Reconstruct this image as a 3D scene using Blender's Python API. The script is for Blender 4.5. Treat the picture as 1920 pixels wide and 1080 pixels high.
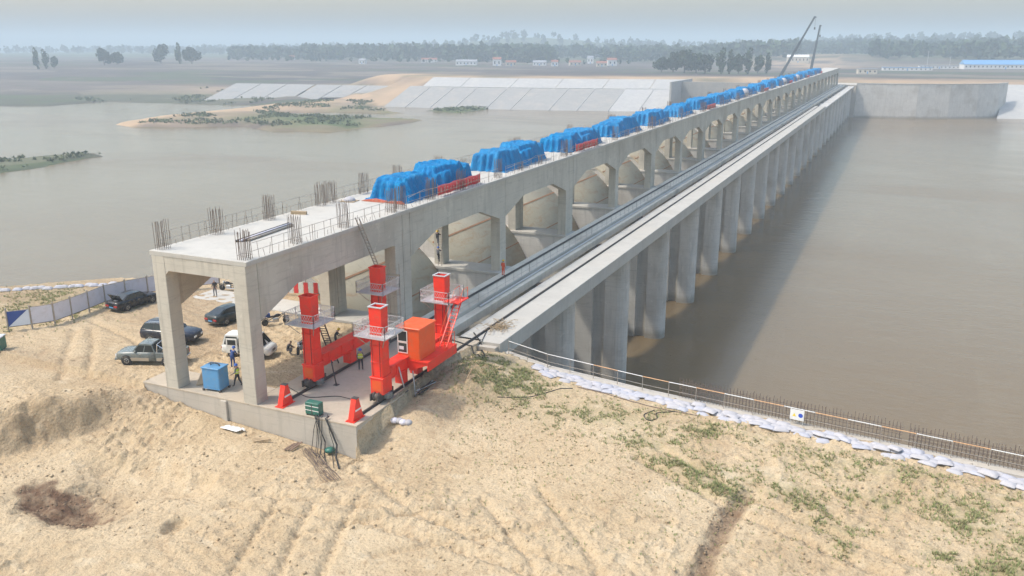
import bpy, bmesh, math, random
import numpy as np
from mathutils import Vector, Matrix

# ---------------------------------------------------------------- camera, sky, sun, exposure
scene = bpy.context.scene
for o in list(bpy.data.objects):
    bpy.data.objects.remove(o)
COL = scene.collection
CAM = Vector((0.0, 0.0, 24.0))
cam_data = bpy.data.cameras.new('camera')
cam = bpy.data.objects.new('camera', cam_data)
COL.objects.link(cam)
F, CX, CY = 1600.0, 960.0, 540.0
_yd = np.array([1706.0 - CX, 84.0 - CY, F]); _yd /= np.linalg.norm(_yd)
_up = np.array([0.0, -F, -456.0]); _up /= np.linalg.norm(_up)
_xd = np.cross(_yd, _up)
_R = np.stack([_xd, _yd, _up])                       # world <- (right, down, forward)
_m = Matrix(((_R[0][0], -_R[0][1], -_R[0][2]), (_R[1][0], -_R[1][1], -_R[1][2]), (_R[2][0], -_R[2][1], -_R[2][2]))).to_4x4()
cam.matrix_world = Matrix.Translation(CAM) @ _m
cam_data.sensor_width = 36.0
cam_data.lens = F / 1920.0 * 36.0
cam_data.clip_start = 0.5
cam_data.clip_end = 20000.0
scene.camera = cam
scene.render.resolution_x, scene.render.resolution_y = 1024, 576

SUN_TRAVEL = Vector((0.59, 0.36, -1.0)).normalized()  # the way the light goes
ELEV = math.asin(-SUN_TRAVEL.z)
world = bpy.data.worlds.new('World'); scene.world = world; world.use_nodes = True
wn = world.node_tree.nodes; wl = world.node_tree.links
sky = wn.new('ShaderNodeTexSky'); sky.sky_type = 'NISHITA'; sky.sun_disc = False
sky.sun_elevation = ELEV
sky.sun_rotation = math.atan2(-SUN_TRAVEL.x, -SUN_TRAVEL.y)
sky.air_density = 1.7; sky.dust_density = 3.4; sky.ozone_density = 2.4; sky.altitude = 0
wl.new(sky.outputs[0], wn['Background'].inputs[0])
wn['Background'].inputs[1].default_value = 0.15
sun_d = bpy.data.lights.new('sun', 'SUN'); sun_d.energy = 1.7; sun_d.angle = math.radians(2.2); sun_d.color = (1.0, 0.94, 0.845)
sun = bpy.data.objects.new('sun', sun_d); COL.objects.link(sun)
sun.rotation_euler = (-SUN_TRAVEL).to_track_quat('Z', 'Y').to_euler()
sun.location = (-60, -20, 80)
scene.view_settings.view_transform = 'Standard'; scene.view_settings.look = 'None'
scene.view_settings.exposure = 0.76; scene.view_settings.gamma = 1.0; scene.view_settings.use_curve_mapping = False
scene.cycles.use_denoising = True
scene.cycles.max_bounces = 6; scene.cycles.diffuse_bounces = 3; scene.cycles.glossy_bounces = 3
scene.cycles.transmission_bounces = 4; scene.cycles.volume_bounces = 1
scene.cycles.caustics_reflective = False; scene.cycles.caustics_refractive = False

# ---------------------------------------------------------------- small tools
RNG = np.random.default_rng(7)
random.seed(7)
def smooth(a, b, x):
    t = np.clip((np.asarray(x, float) - a) / (b - a), 0, 1); return t * t * (3 - 2 * t)
def _hash(i, j, s):
    n = (i * 374761393 + j * 668265263 + s * 974711) & 0x7fffffff
    n = ((n ^ (n >> 13)) * 1274126177) & 0x7fffffff
    return ((n ^ (n >> 16)) & 0xffff) / 65535.0
def vnoise(x, y, s=0):
    x = np.asarray(x, float); y = np.asarray(y, float)
    i = np.floor(x).astype(np.int64); j = np.floor(y).astype(np.int64)
    u = x - i; v = y - j; u = u * u * u * (u * (u * 6 - 15) + 10); v = v * v * v * (v * (v * 6 - 15) + 10)
    return (_hash(i, j, s) * (1 - u) + _hash(i + 1, j, s) * u) * (1 - v) + (_hash(i, j + 1, s) * (1 - u) + _hash(i + 1, j + 1, s) * u) * v
def fbm(x, y, s=0, o=4, g=0.5):
    a, t, r = 1.0, 0.0, 0.0
    c, d = math.cos(0.6), math.sin(0.6)
    for k in range(o):
        r = r + a * (vnoise(x, y, s + 17 * k) - 0.5); t += a; a *= g
        x, y = (x * c - y * d) * 2.03 + 5.1, (x * d + y * c) * 2.03 + 9.7
    return 2 * r / t
def in_poly(x, y, poly):
    r = np.zeros(x.shape, bool); n = len(poly)
    for k in range(n):
        x0, y0 = poly[k]; x1, y1 = poly[(k + 1) % n]
        c = ((y0 > y) != (y1 > y)); xi = (x1 - x0) * (y - y0) / ((y1 - y0) if y1 != y0 else 1e-9) + x0
        r ^= c & (x < xi)
    return r
def seg_dist(x, y, pts, closed=False):
    d = np.full(x.shape, 1e9)
    for (x0, y0), (x1, y1) in zip(pts, list(pts[1:]) + ([pts[0]] if closed else [])):
        L2 = (x1 - x0) ** 2 + (y1 - y0) ** 2 + 1e-12
        t = np.clip(((x - x0) * (x1 - x0) + (y - y0) * (y1 - y0)) / L2, 0, 1)
        d = np.minimum(d, np.hypot(x - x0 - t * (x1 - x0), y - y0 - t * (y1 - y0)))
    return d
def poly_sd(x, y, poly):
    return np.where(in_poly(x, y, poly), 1, -1) * seg_dist(x, y, poly, True)      # > 0 inside

class MB:
    """collects shapes for ONE mesh object"""
    def __init__(s): s.v = []; s.f = []; s.m = []
    def add(s, v, f, mi=0):
        b = len(s.v); s.v += [tuple(p) for p in v]; s.f += [tuple(b + i for i in q) for q in f]; s.m += [mi] * len(f); return s
    def box(s, x0, x1, y0, y1, z0, z1, mi=0, M=None):
        v = [(x, y, z) for z in (z0, z1) for y in (y0, y1) for x in (x0, x1)]
        if M is not None: v = [tuple(M @ Vector(p)) for p in v]
        return s.add(v, [(0, 2, 3, 1), (4, 5, 7, 6), (0, 1, 5, 4), (2, 6, 7, 3), (0, 4, 6, 2), (1, 3, 7, 5)], mi)
    def bevbox(s, x0, x1, y0, y1, z0, z1, b=0.02, mi=0, M=None):
        """box whose vertical and top edges are chamfered"""
        lo = [(x0 + b, y0), (x1 - b, y0), (x1, y0 + b), (x1, y1 - b), (x1 - b, y1), (x0 + b, y1), (x0, y1 - b), (x0, y0 + b)]
        cx, cy = (x0 + x1) / 2, (y0 + y1) / 2
        kx, ky = 1 - 2 * b / max(x1 - x0, 1e-6), 1 - 2 * b / max(y1 - y0, 1e-6)
        hi = [(cx + (x - cx) * kx, cy + (y - cy) * ky) for x, y in lo]
        v = [(x, y, z0) for x, y in lo] + [(x, y, z1 - b) for x, y in lo] + [(x, y, z1) for x, y in hi]
        f = [tuple(range(7, -1, -1)), tuple(range(16, 24))]
        for r in (0, 8):
            for k in range(8): f.append((r + k, r + (k + 1) % 8, r + 8 + (k + 1) % 8, r + 8 + k))
        if M is not None: v = [tuple(M @ Vector(p)) for p in v]
        return s.add(v, f, mi)
    def prism(s, poly, a, b, axis='y', mi=0):
        """poly in the two other axes, extruded from a to b along axis"""
        def P(p, t):
            return {'y': (p[0], t, p[1]), 'x': (t, p[0], p[1]), 'z': (p[0], p[1], t)}[axis]
        n = len(poly); v = [P(p, a) for p in poly] + [P(p, b) for p in poly]
        f = [tuple(range(n - 1, -1, -1)), tuple(range(n, 2 * n))] + [(k, (k + 1) % n, n + (k + 1) % n, n + k) for k in range(n)]
        return s.add(v, f, mi)
    def tube(s, pts, r, n=6, mi=0, caps=True):
        pts = [Vector(p) for p in pts]; rs = r if isinstance(r, (list, tuple)) else [r] * len(pts)
        V = []; Fc = []; prev = None
        for i, p in enumerate(pts):
            d = (pts[min(i + 1, len(pts) - 1)] - pts[max(i - 1, 0)]).normalized()
            a = prev if prev is not None else (Vector((0, 0, 1)) if abs(d.z) < 0.9 else Vector((1, 0, 0)))
            a = (a - d * a.dot(d))
            a = a.normalized() if a.length > 1e-6 else d.orthogonal().normalized()
            prev = a; b = d.cross(a)
            for k in range(n):
                t = 2 * math.pi * (k + 0.5) / n
                V.append(p + (a * math.cos(t) + b * math.sin(t)) * rs[i])
        for i in range(len(pts) - 1):
            for k in range(n):
                Fc.append((i * n + k, i * n + (k + 1) % n, (i + 1) * n + (k + 1) % n, (i + 1) * n + k))
        if caps:
            Fc.append(tuple(range(n - 1, -1, -1))); Fc.append(tuple((len(pts) - 1) * n + k for k in range(n)))
        return s.add(V, Fc, mi)
    def bar(s, p0, p1, w, h, mi=0, up=(0, 0, 1)):
        """rectangular bar between two points"""
        p0, p1 = Vector(p0), Vector(p1); d = (p1 - p0).normalized(); u = Vector(up)
        if abs(d.dot(u)) > 0.98: u = Vector((1, 0, 0))
        a = d.cross(u).normalized() * w / 2; b = a.cross(d).normalized() * h / 2
        v = [p + i * a + j * b for p in (p0, p1) for i, j in ((-1, -1), (1, -1), (1, 1), (-1, 1))]
        return s.add(v, [(0, 1, 2, 3), (7, 6, 5, 4), (0, 4, 5, 1), (1, 5, 6, 2), (2, 6, 7, 3), (3, 7, 4, 0)], mi)
    def lathe(s, prof, n=16, axis='y', c=(0, 0, 0), mi=0):
        """prof = [(radius, along)]"""
        V = []
        for r, h in prof:
            for k in range(n):
                t = 2 * math.pi * k / n; a, b = r * math.cos(t), r * math.sin(t)
                V.append({'y': (c[0] + a, c[1] + h, c[2] + b), 'z': (c[0] + a, c[1] + b, c[2] + h), 'x': (c[0] + h, c[1] + a, c[2] + b)}[axis])
        Fc = [(i * n + k, i * n + (k + 1) % n, (i + 1) * n + (k + 1) % n, (i + 1) * n + k) for i in range(len(prof) - 1) for k in range(n)]
        Fc.append(tuple(range(n - 1, -1, -1))); Fc.append(tuple((len(prof) - 1) * n + k for k in range(n)))
        return s.add(V, Fc, mi)
    def mesh(s, name):
        me = bpy.data.meshes.new(name); me.from_pydata(s.v, [], s.f)
        bm = bmesh.new(); bm.from_mesh(me); bmesh.ops.recalc_face_normals(bm, faces=bm.faces); bm.to_mesh(me); bm.free()
        if any(s.m): me.polygons.foreach_set('material_index', s.m)
        return me
    def build(s, name, mats, parent=None, smooth_=False, loc=None):
        me = s.mesh(name)
        for mt in (mats if isinstance(mats, (list, tuple)) else [mats]): me.materials.append(mt)
        if smooth_: me.polygons.foreach_set('use_smooth', [True] * len(me.polygons))
        return link(name, me, parent, loc)
def link(name, me, parent=None, loc=None, rz=0):
    o = bpy.data.objects.new(name, me); COL.objects.link(o)
    if parent is not None: o.parent = parent
    if loc is not None: o.location = loc
    if rz: o.rotation_euler = (0, 0, rz)
    return o
def tag(o, label=None, cat=None, group=None, kind=None):
    if label: o['label'] = label
    if cat: o['category'] = cat
    if group: o['group'] = group
    if kind: o['kind'] = kind
    return o
def thing(name, label, cat, loc=(0, 0, 0), rz=0.0, group=None):
    o = bpy.data.objects.new(name, None); o.empty_display_size = 0.3; COL.objects.link(o)
    o.location = loc; o.rotation_euler = (0, 0, rz)
    return tag(o, label, cat, group)
def copy_tree(o, loc=None, rz=None, label=None, parent=None):
    c = o.copy(); COL.objects.link(c); c.parent = parent
    if loc is not None: c.location = loc
    if rz is not None: c.rotation_euler = (0, 0, rz)
    if label: c['label'] = label
    for ch in o.children: copy_tree(ch, parent=c)
    return c
def np_mesh(name, V, Q, mats, smooth_=True, attrs=None, mi=None, normals=False):
    me = bpy.data.meshes.new(name)
    V = np.asarray(V, np.float32); Q = np.asarray(Q, np.int32)
    me.vertices.add(len(V)); me.vertices.foreach_set('co', V.ravel())
    k = Q.shape[1]
    me.loops.add(Q.size); me.loops.foreach_set('vertex_index', Q.ravel())
    me.polygons.add(len(Q)); me.polygons.foreach_set('loop_start', np.arange(0, Q.size, k, dtype=np.int32))
    if smooth_: me.polygons.foreach_set('use_smooth', np.ones(len(Q), bool))
    if mi is not None: me.polygons.foreach_set('material_index', np.asarray(mi, np.int32))
    me.update(calc_edges=True)
    for mt in (mats if isinstance(mats, (list, tuple)) else [mats]): me.materials.append(mt)
    for nm, a in (attrs or {}).items():
        at = me.attributes.new(nm, 'FLOAT', 'POINT'); at.data.foreach_set('value', np.asarray(a, np.float32).ravel())
    return me
def grid_quads(nx, ny):
    i = np.arange((ny - 1) * (nx - 1)); r, c = i // (nx - 1), i % (nx - 1); a = r * nx + c
    return np.stack([a, a + 1, a + 1 + nx, a + nx], 1)

# ---------------------------------------------------------------- materials
MATS = {}
class NT:
    def __init__(s, name):
        s.mat = bpy.data.materials.new(name); s.mat.use_nodes = True; s.t = s.mat.node_tree; s.n = s.t.nodes; s.l = s.t.links
        s.b = s.n['Principled BSDF']; s.pos = s.n.new('ShaderNodeNewGeometry').outputs['Position']
    def new(s, t, **k):
        n = s.n.new(t)
        for a, b in k.items(): setattr(n, a, b)
        return n
    def setin(s, sock, v):
        if isinstance(v, bpy.types.NodeSocket): s.l.new(v, sock)
        else: sock.default_value = v
    def map(s, sc, vec=None, rot=(0, 0, 0)):
        n = s.new('ShaderNodeMapping'); s.l.new(vec or s.pos, n.inputs[0]); n.inputs['Scale'].default_value = sc if isinstance(sc, tuple) else (sc,) * 3; n.inputs['Rotation'].default_value = rot
        return n.outputs[0]
    def noise(s, sc, det=4, rough=0.55, vec=None, dist=0.0):
        n = s.new('ShaderNodeTexNoise'); s.l.new(s.map(sc, vec), n.inputs['Vector']); n.inputs['Scale'].default_value = 1
        n.inputs['Detail'].default_value = det; n.inputs['Roughness'].default_value = rough; n.inputs['Distortion'].default_value = dist
        return n.outputs['Fac']
    def vor(s, sc, feature='F1', vec=None, out='Distance'):
        n = s.new('ShaderNodeTexVoronoi'); n.feature = feature; s.l.new(s.map(sc, vec), n.inputs['Vector']); n.inputs['Scale'].default_value = 1
        return n.outputs[out]
    def ramp(s, v, a, b, lo=0.0, hi=1.0):
        n = s.new('ShaderNodeMapRange'); n.inputs[1].default_value = a; n.inputs[2].default_value = b; n.inputs[3].default_value = lo; n.inputs[4].default_value = hi
        s.setin(n.inputs[0], v); return n.outputs[0]
    def mix(s, f, a, b, mode='MIX'):
        n = s.new('ShaderNodeMix', data_type='RGBA', blend_type=mode)
        s.setin(n.inputs[0], f)
        for k, v in ((6, a), (7, b)):
            s.setin(n.inputs[k], (*v, 1) if isinstance(v, tuple) and len(v) == 3 else v)
        return n.outputs[2]
    def math(s, op, a, b=0.0):
        n = s.new('ShaderNodeMath', operation=op); s.setin(n.inputs[0], a); s.setin(n.inputs[1], b); return n.outputs[0]
    def attr(s, name):
        n = s.new('ShaderNodeAttribute'); n.attribute_name = name; return n.outputs['Fac']
    def sep(s, vec=None):
        n = s.new('ShaderNodeSeparateXYZ'); s.l.new(vec or s.pos, n.inputs[0]); return n.outputs
    def col(s, c): s.setin(s.b.inputs['Base Color'], (*c, 1) if isinstance(c, tuple) else c); return s
    def rough(s, v): s.setin(s.b.inputs['Roughness'], v); return s
    def metal(s, v): s.b.inputs['Metallic'].default_value = v; return s
    def spec(s, v): s.b.inputs['Specular IOR Level'].default_value = v; return s
    def bump(s, h, dist=0.02, st=1.0):
        n = s.new('ShaderNodeBump'); n.inputs['Distance'].default_value = dist; n.inputs['Strength'].default_value = st
        s.l.new(h, n.inputs['Height']); s.l.new(n.outputs[0], s.b.inputs['Normal']); return s
def mul(c, k): return tuple(min(1, a * k) for a in c)
def plain(name, c, rough=0.5, metal=0.0, var=0.12, sc=1.5, dirt=None, damt=0.35, spec=0.5, bump=0.0):
    """a painted or raw surface: base colour, gentle mottling, some dust or grime with a shape of its own"""
    t = NT(name)
    k = t.mix(t.noise(sc, 4), mul(c, 1 - var), mul(c, 1 + var))
    if dirt:
        k = t.mix(t.ramp(t.noise(sc * 1.7, 6, 0.65, dist=0.4), 0.5, 0.75, 0, damt), k, dirt)
    t.col(k).rough(t.ramp(t.noise(sc * 3), 0.3, 0.7, max(0, rough - 0.06), min(1, rough + 0.06))).metal(metal).spec(spec)
    if bump: t.bump(t.noise(sc * 8, 5), bump)
    MATS[name] = t.mat; return t.mat
def concrete(name, c, stain=0.3, warm=(0.30, 0.25, 0.19), lines=True):
    t = NT(name)
    k = t.mix(t.noise(0.35, 6, 0.6), mul(c, 0.80), mul(c, 1.16))
    k = t.mix(t.ramp(t.noise((1.6, 1.6, 0.14), 6, 0.65), 0.52, 0.72, 0, stain), k, mul(c, 0.55))      # run-down streaks
    k = t.mix(t.ramp(t.noise(0.12, 5, 0.6), 0.5, 0.7, 0, stain * 1.1), k, warm)                         # sandy blotches
    k = t.mix(t.ramp(t.noise(9.0, 3), 0.62, 0.75, 0, 0.35), k, mul(c, 0.6))
    k = t.mix(t.ramp(t.noise((0.5, 0.5, 3.5), 6, 0.7, dist=0.5), 0.54, 0.68, 0, stain * 0.9), k, mul(c, 0.62))      # board-marked bands
    k = t.mix(t.ramp(t.noise((3.2, 3.2, 0.10), 5, 0.7), 0.60, 0.74, 0, stain * 0.9), k, mul(c, 0.42))
    k = t.mix(t.ramp(t.noise((0.7, 0.7, 0.5), 6, 0.7, dist=1.0), 0.60, 0.66, 0, stain * 0.8), k, mul(c, 1.28))   # patched areas
    if lines:                                                                                            # shutter board joints
        z = t.sep()[2]
        fr = t.math('FRACT', t.math('MULTIPLY', t.math('ADD', z, 40.0), 1 / 1.25))
        ln = t.ramp(t.math('ABSOLUTE', t.math('SUBTRACT', fr, 0.5)), 0.0, 0.018, 0.45, 0)
        k = t.mix(ln, k, mul(c, 0.6))
    if 'pier' in name:                                                                                   # tide mark left by the river
        k = t.mix(t.ramp(t.math('ADD', t.sep()[2], t.math('MULTIPLY', t.noise((0.6, 0.6, 0.2), 4), 1.6)), -17.6, -18.6, 0, 0.6), k, (0.20, 0.175, 0.13))
    t.col(k).rough(0.88).spec(0.25)
    t.bump(t.noise(6.0, 6, 0.6), 0.03, 0.5)
    MATS[name] = t.mat; return t.mat
concrete('concrete', (0.54, 0.50, 0.42), 0.5)
concrete('concrete_pier', (0.60, 0.57, 0.52), 0.45)
concrete('concrete_beam', (0.76, 0.69, 0.57), 0.4, lines=False)
concrete('concrete_fresh', (0.50, 0.475, 0.425), 0.2, (0.50, 0.42, 0.32), lines=False)
concrete('concrete_floor', (0.47, 0.40, 0.31), 0.3, (0.50, 0.40, 0.28), lines=False)
concrete('concrete_wall', (0.50, 0.455, 0.39), 0.35, (0.42, 0.33, 0.22))
concrete('revetment_pale', (0.43, 0.42, 0.40), 0.25, (0.58, 0.54, 0.46), lines=False)
concrete('revetment_grey', (0.33, 0.32, 0.30), 0.35, (0.46, 0.40, 0.33), lines=False)
def gate_mat():
    t = NT('gate_plate'); c = (0.46, 0.42, 0.32)
    k = t.mix(t.noise((0.5, 0.25, 0.5), 5, 0.6), mul(c, 0.8), mul(c, 1.2))
    k = t.mix(t.ramp(t.noise((0.9, 0.25, 0.9), 6, 0.7, dist=0.6), 0.50, 0.68, 0, 0.7), k, (0.40, 0.24, 0.13))
    k = t.mix(t.ramp(t.noise((2.5, 2.5, 0.3), 5, 0.6), 0.55, 0.75, 0, 0.35), k, (0.2, 0.19, 0.16))
    t.col(k).rough(0.6).spec(0.35); MATS['gate_plate'] = t.mat
gate_mat()
plain('gate_rust', (0.36, 0.20, 0.11), 0.8, var=0.3)
plain('red_paint', (0.86, 0.034, 0.013), 0.45, var=0.14, sc=1.1, dirt=(0.42, 0.12, 0.07), damt=0.55)
plain('orange_paint', (0.80, 0.10, 0.012), 0.45, var=0.12, sc=1.1, dirt=(0.48, 0.20, 0.10), damt=0.45)
plain('white_paint', (0.78, 0.77, 0.74), 0.45, var=0.06, dirt=(0.5, 0.42, 0.32), damt=0.4)
plain('dark_steel', (0.075, 0.07, 0.068), 0.55, 0.3, var=0.3, dirt=(0.2, 0.13, 0.08))
plain('rail_steel', (0.10, 0.09, 0.082), 0.5, 0.4, var=0.3, dirt=(0.22, 0.14, 0.09), damt=0.6)
plain('rebar_rust', (0.165, 0.122, 0.098), 0.8, 0.1, var=0.35, sc=5)
plain('galvanised', (0.55, 0.55, 0.54), 0.5, 0.15, var=0.15, sc=3)
plain('scaffold_pipe', (0.40, 0.36, 0.31), 0.55, 0.4, var=0.3, sc=2, dirt=(0.42, 0.22, 0.10), damt=0.5)
plain('orange_pipe', (0.70, 0.40, 0.20), 0.5, var=0.2)
def tarp_mat():
    t = NT('blue_tarp')
    k = t.mix(t.noise(0.8, 5, 0.6), (0.0, 0.125, 0.35), (0.0, 0.27, 0.58))
    k = t.mix(t.ramp(t.noise((1.2, 1.2, 2.2), 6, 0.7, dist=0.8), 0.5, 0.72, 0, 0.4), k, (0.0, 0.40, 0.64))
    oi = t.new('ShaderNodeObjectInfo').outputs['Random']
    k = t.mix(t.ramp(oi, 0.3, 1.0, 0, 0.28), k, (0.10, 0.27, 0.46))
    k = t.mix(t.ramp(t.noise(0.9, 5, 0.65), 0.56, 0.72, 0, 0.25), k, (0.20, 0.27, 0.34))
    t.col(k).rough(0.5).spec(0.18)
    t.bump(t.noise((2.2, 2.2, 1.0), 6, 0.62, dist=1.2), 0.30, 1.0); MATS['blue_tarp'] = t.mat
tarp_mat()
plain('tarp_lining', (0.55, 0.12, 0.06), 0.6, var=0.3, dirt=(0.6, 0.5, 0.4), damt=0.5)
plain('banner_red', (0.75, 0.045, 0.045), 0.6, var=0.1)
plain('banner_print', (0.80, 0.34, 0.28), 0.6, var=0.08)
plain('black_paint', (0.012, 0.014, 0.018), 0.16, var=0.1, dirt=(0.16, 0.13, 0.10), damt=0.5)
plain('green_black_paint', (0.020, 0.030, 0.032), 0.18, var=0.1, dirt=(0.17, 0.14, 0.10), damt=0.5)
plain('navy_paint', (0.022, 0.026, 0.042), 0.18, var=0.1, dirt=(0.17, 0.14, 0.10), damt=0.5)
plain('grey_paint', (0.155, 0.18, 0.175), 0.26, var=0.1, dirt=(0.42, 0.34, 0.24), damt=0.45)
plain('dust_paint', (0.40, 0.335, 0.25), 0.7, var=0.15)
plain('van_white', (0.74, 0.74, 0.70), 0.3, var=0.05, dirt=(0.50, 0.42, 0.30), damt=0.3)
plain('window_glass', (0.018, 0.024, 0.026), 0.06, var=0.05, spec=0.7)
plain('headlight', (0.7, 0.72, 0.72), 0.1, var=0.02, spec=0.7)
plain('tail_light', (0.38, 0.012, 0.010), 0.18, var=0.05)
plain('rubber', (0.028, 0.026, 0.024), 0.85, var=0.2, dirt=(0.28, 0.22, 0.15), damt=0.5)
plain('rim', (0.50, 0.50, 0.49), 0.3, 0.6, var=0.1)
plain('chrome', (0.65, 0.65, 0.66), 0.2, 0.8, var=0.05)
plain('interior', (0.03, 0.028, 0.027), 0.8)
plain('blue_cabinet', (0.10, 0.30, 0.55), 0.45, var=0.12, dirt=(0.36, 0.32, 0.25), damt=0.4)
plain('green_box', (0.02, 0.135, 0.10), 0.45, var=0.15, dirt=(0.3, 0.28, 0.2), damt=0.3)
plain('cable', (0.018, 0.018, 0.019), 0.6, var=0.2)
plain('panel_lilac', (0.68, 0.65, 0.70), 0.7, var=0.10, sc=1.2, dirt=(0.50, 0.45, 0.42), damt=0.5)
plain('panel_blue', (0.035, 0.075, 0.28), 0.6, var=0.08)
plain('panel_pale', (0.70, 0.74, 0.80), 0.6, var=0.06)
plain('sandbag', (0.44, 0.425, 0.435), 0.75, var=0.10, sc=2.5, dirt=(0.50, 0.46, 0.46), damt=0.5)
plain('sandbag_blue', (0.42, 0.42, 0.46), 0.75, var=0.12, sc=2.5, dirt=(0.50, 0.46, 0.44), damt=0.5)
plain('timber', (0.42, 0.31, 0.19), 0.8, var=0.2, sc=4)
plain('skin', (0.42, 0.26, 0.18), 0.55, var=0.05)
plain('hair', (0.012, 0.010, 0.009), 0.6)
plain('vest', (0.50, 0.66, 0.06), 0.6, var=0.1)
plain('vest_stripe', (0.75, 0.75, 0.72), 0.4)
plain('dark_cloth', (0.035, 0.036, 0.042), 0.85, var=0.2)
plain('grey_cloth', (0.14, 0.14, 0.15), 0.85, var=0.2)
plain('blue_cloth', (0.035, 0.075, 0.24), 0.85, var=0.2)
plain('orange_cloth', (0.72, 0.10, 0.03), 0.8, var=0.1)
plain('helmet_yellow', (0.75, 0.48, 0.03), 0.35)
plain('helmet_blue', (0.04, 0.12, 0.45), 0.35)
plain('wall_white', (0.72, 0.70, 0.67), 0.8, var=0.08)
plain('wall_cream', (0.60, 0.53, 0.43), 0.8, var=0.1)
plain('roof_red', (0.30, 0.12, 0.08), 0.8, var=0.2)
plain('roof_grey', (0.30, 0.31, 0.33), 0.7, var=0.2)
plain('roof_blue', (0.14, 0.33, 0.58), 0.5, var=0.1)
plain('crane_yellow', (0.62, 0.24, 0.04), 0.5, var=0.1)
plain('boom_grey', (0.07, 0.085, 0.095), 0.5, 0.2, var=0.15)
plain('sign_blue', (0.03, 0.09, 0.5), 0.5)
plain('sign_yellow', (0.8, 0.6, 0.05), 0.5)
plain('bark', (0.10, 0.08, 0.06), 0.9, var=0.25)
plain('earth_red', (0.34, 0.20, 0.13), 0.95, var=0.25, sc=0.6)
plain('rubble_brown', (0.20, 0.135, 0.095), 0.95, var=0.35, sc=4)
def leaf_mat(name, a, b):
    t = NT(name); t.col(t.mix(t.noise(0.7, 5, 0.7), a, b)).rough(0.7).spec(0.2); MATS[name] = t.mat
leaf_mat('foliage', (0.030, 0.052, 0.022), (0.075, 0.11, 0.042))
leaf_mat('foliage_dark', (0.022, 0.040, 0.020), (0.050, 0.078, 0.034))
leaf_mat('grass', (0.19, 0.25, 0.08), (0.34, 0.36, 0.16))
leaf_mat('dry_grass', (0.30, 0.26, 0.13), (0.44, 0.37, 0.22))
leaf_mat('reed', (0.075, 0.105, 0.045), (0.15, 0.16, 0.075))
def water_mat():
    t = NT('water')
    k = t.mix(t.noise((0.012, 0.02, 1), 4, 0.5, dist=0.5), (0.168, 0.114, 0.056), (0.205, 0.146, 0.076))
    k = t.mix(t.ramp(t.noise((0.05, 0.008, 1), 5, 0.6, dist=1.0), 0.52, 0.70, 0, 0.35), k, (0.235, 0.180, 0.105))
    t.col(k).rough(t.ramp(t.noise((0.006, 0.012, 1), 5, 0.6, dist=0.6), 0.42, 0.62, 0.08, 0.26)); t.b.inputs['IOR'].default_value = 1.33
    h = t.math('ADD', t.noise((0.7, 1.6, 1), 5, 0.6), t.math('MULTIPLY', t.noise((0.10, 0.22, 1), 4), 2.0))
    t.bump(h, 0.09, 0.7); MATS['water'] = t.mat
water_mat()
M = MATS
S_BAY = 20.85
def yk(k): return 41.6 + S_BAY * k
NB = 26
WATER = -20.0
HAZE = 0.0005
FS = 44.0 / 39.5
# ================================================================ THE SETTING
# ---- near bank: sand plateau, cut edge, pit, mound, gully
WALL_LINE = [(-28.2, 61.0), (-23.5, 59.2), (-14.8, 57.6), (-3.6, 56.2), (9.2, 54.6), (30.0, 51.0), (60.0, 44.0)]
def wall_y(x): return np.interp(x, [p[0] for p in WALL_LINE], [p[1] for p in WALL_LINE])
CREST = [(-49.3, 62.5), (-50.5, 68.0), (-58.0, 70.5), (-66.0, 68.0), (-76.0, 62.5), (-84.0, 55.0), (-95.0, 42.0), (-125.0, 15.0), (-130.0, -30.0), (70.0, -30.0), (70.0, 58.0), (-28.5, 62.0)]
def track(x, y, pts, w):
    return np.exp(-(seg_dist(x, y, pts) / w) ** 2)
TRACKS = [[(-27.5, 25), (-29.0, 29.0), (-30.4, 32.7), (-31.4, 36.0)], [(-23.2, 27), (-24.7, 30.9), (-26.1, 34.7), (-27.0, 38.0)], [(-25.2, 26), (-26.7, 30.0), (-28.3, 33.7), (-29.2, 36.6)], [(-28.0, 33.5), (-25.0, 36.4), (-20.1, 40.2)], [(-23.1, 33.4), (-18.6, 37.1), (-16.1, 38.8)],
          [(-20.0, 40.5), (-15.5, 36.5), (-11.5, 31.5)], [(-17.5, 43.0), (-13.0, 38.5), (-9.0, 33)],
          [(-33.0, 36.0), (-25.0, 37.5), (-17.0, 37.2), (-9, 36)], [(-34.0, 34.4), (-25.0, 35.8), (-17.0, 35.4), (-8, 34)],
          [(-29.0, 41.0), (-24.0, 38.2), (-18.0, 36.5)], [(-12, 50.0), (-6.5, 47.0), (0, 44.5), (8, 42)], [(-13.0, 48.3), (-7.0, 45.2), (0, 42.8), (8, 40)],
          [(-52, 47.0), (-58.0, 49.5), (-65.0, 51.5)], [(-51, 52.5), (-57.0, 53.0), (-64.0, 52.9)], [(-56, 41.0), (-60.0, 45.0), (-64, 49)], [(-54.5, 42.3), (-58.5, 46.2), (-63, 50)]]
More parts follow.
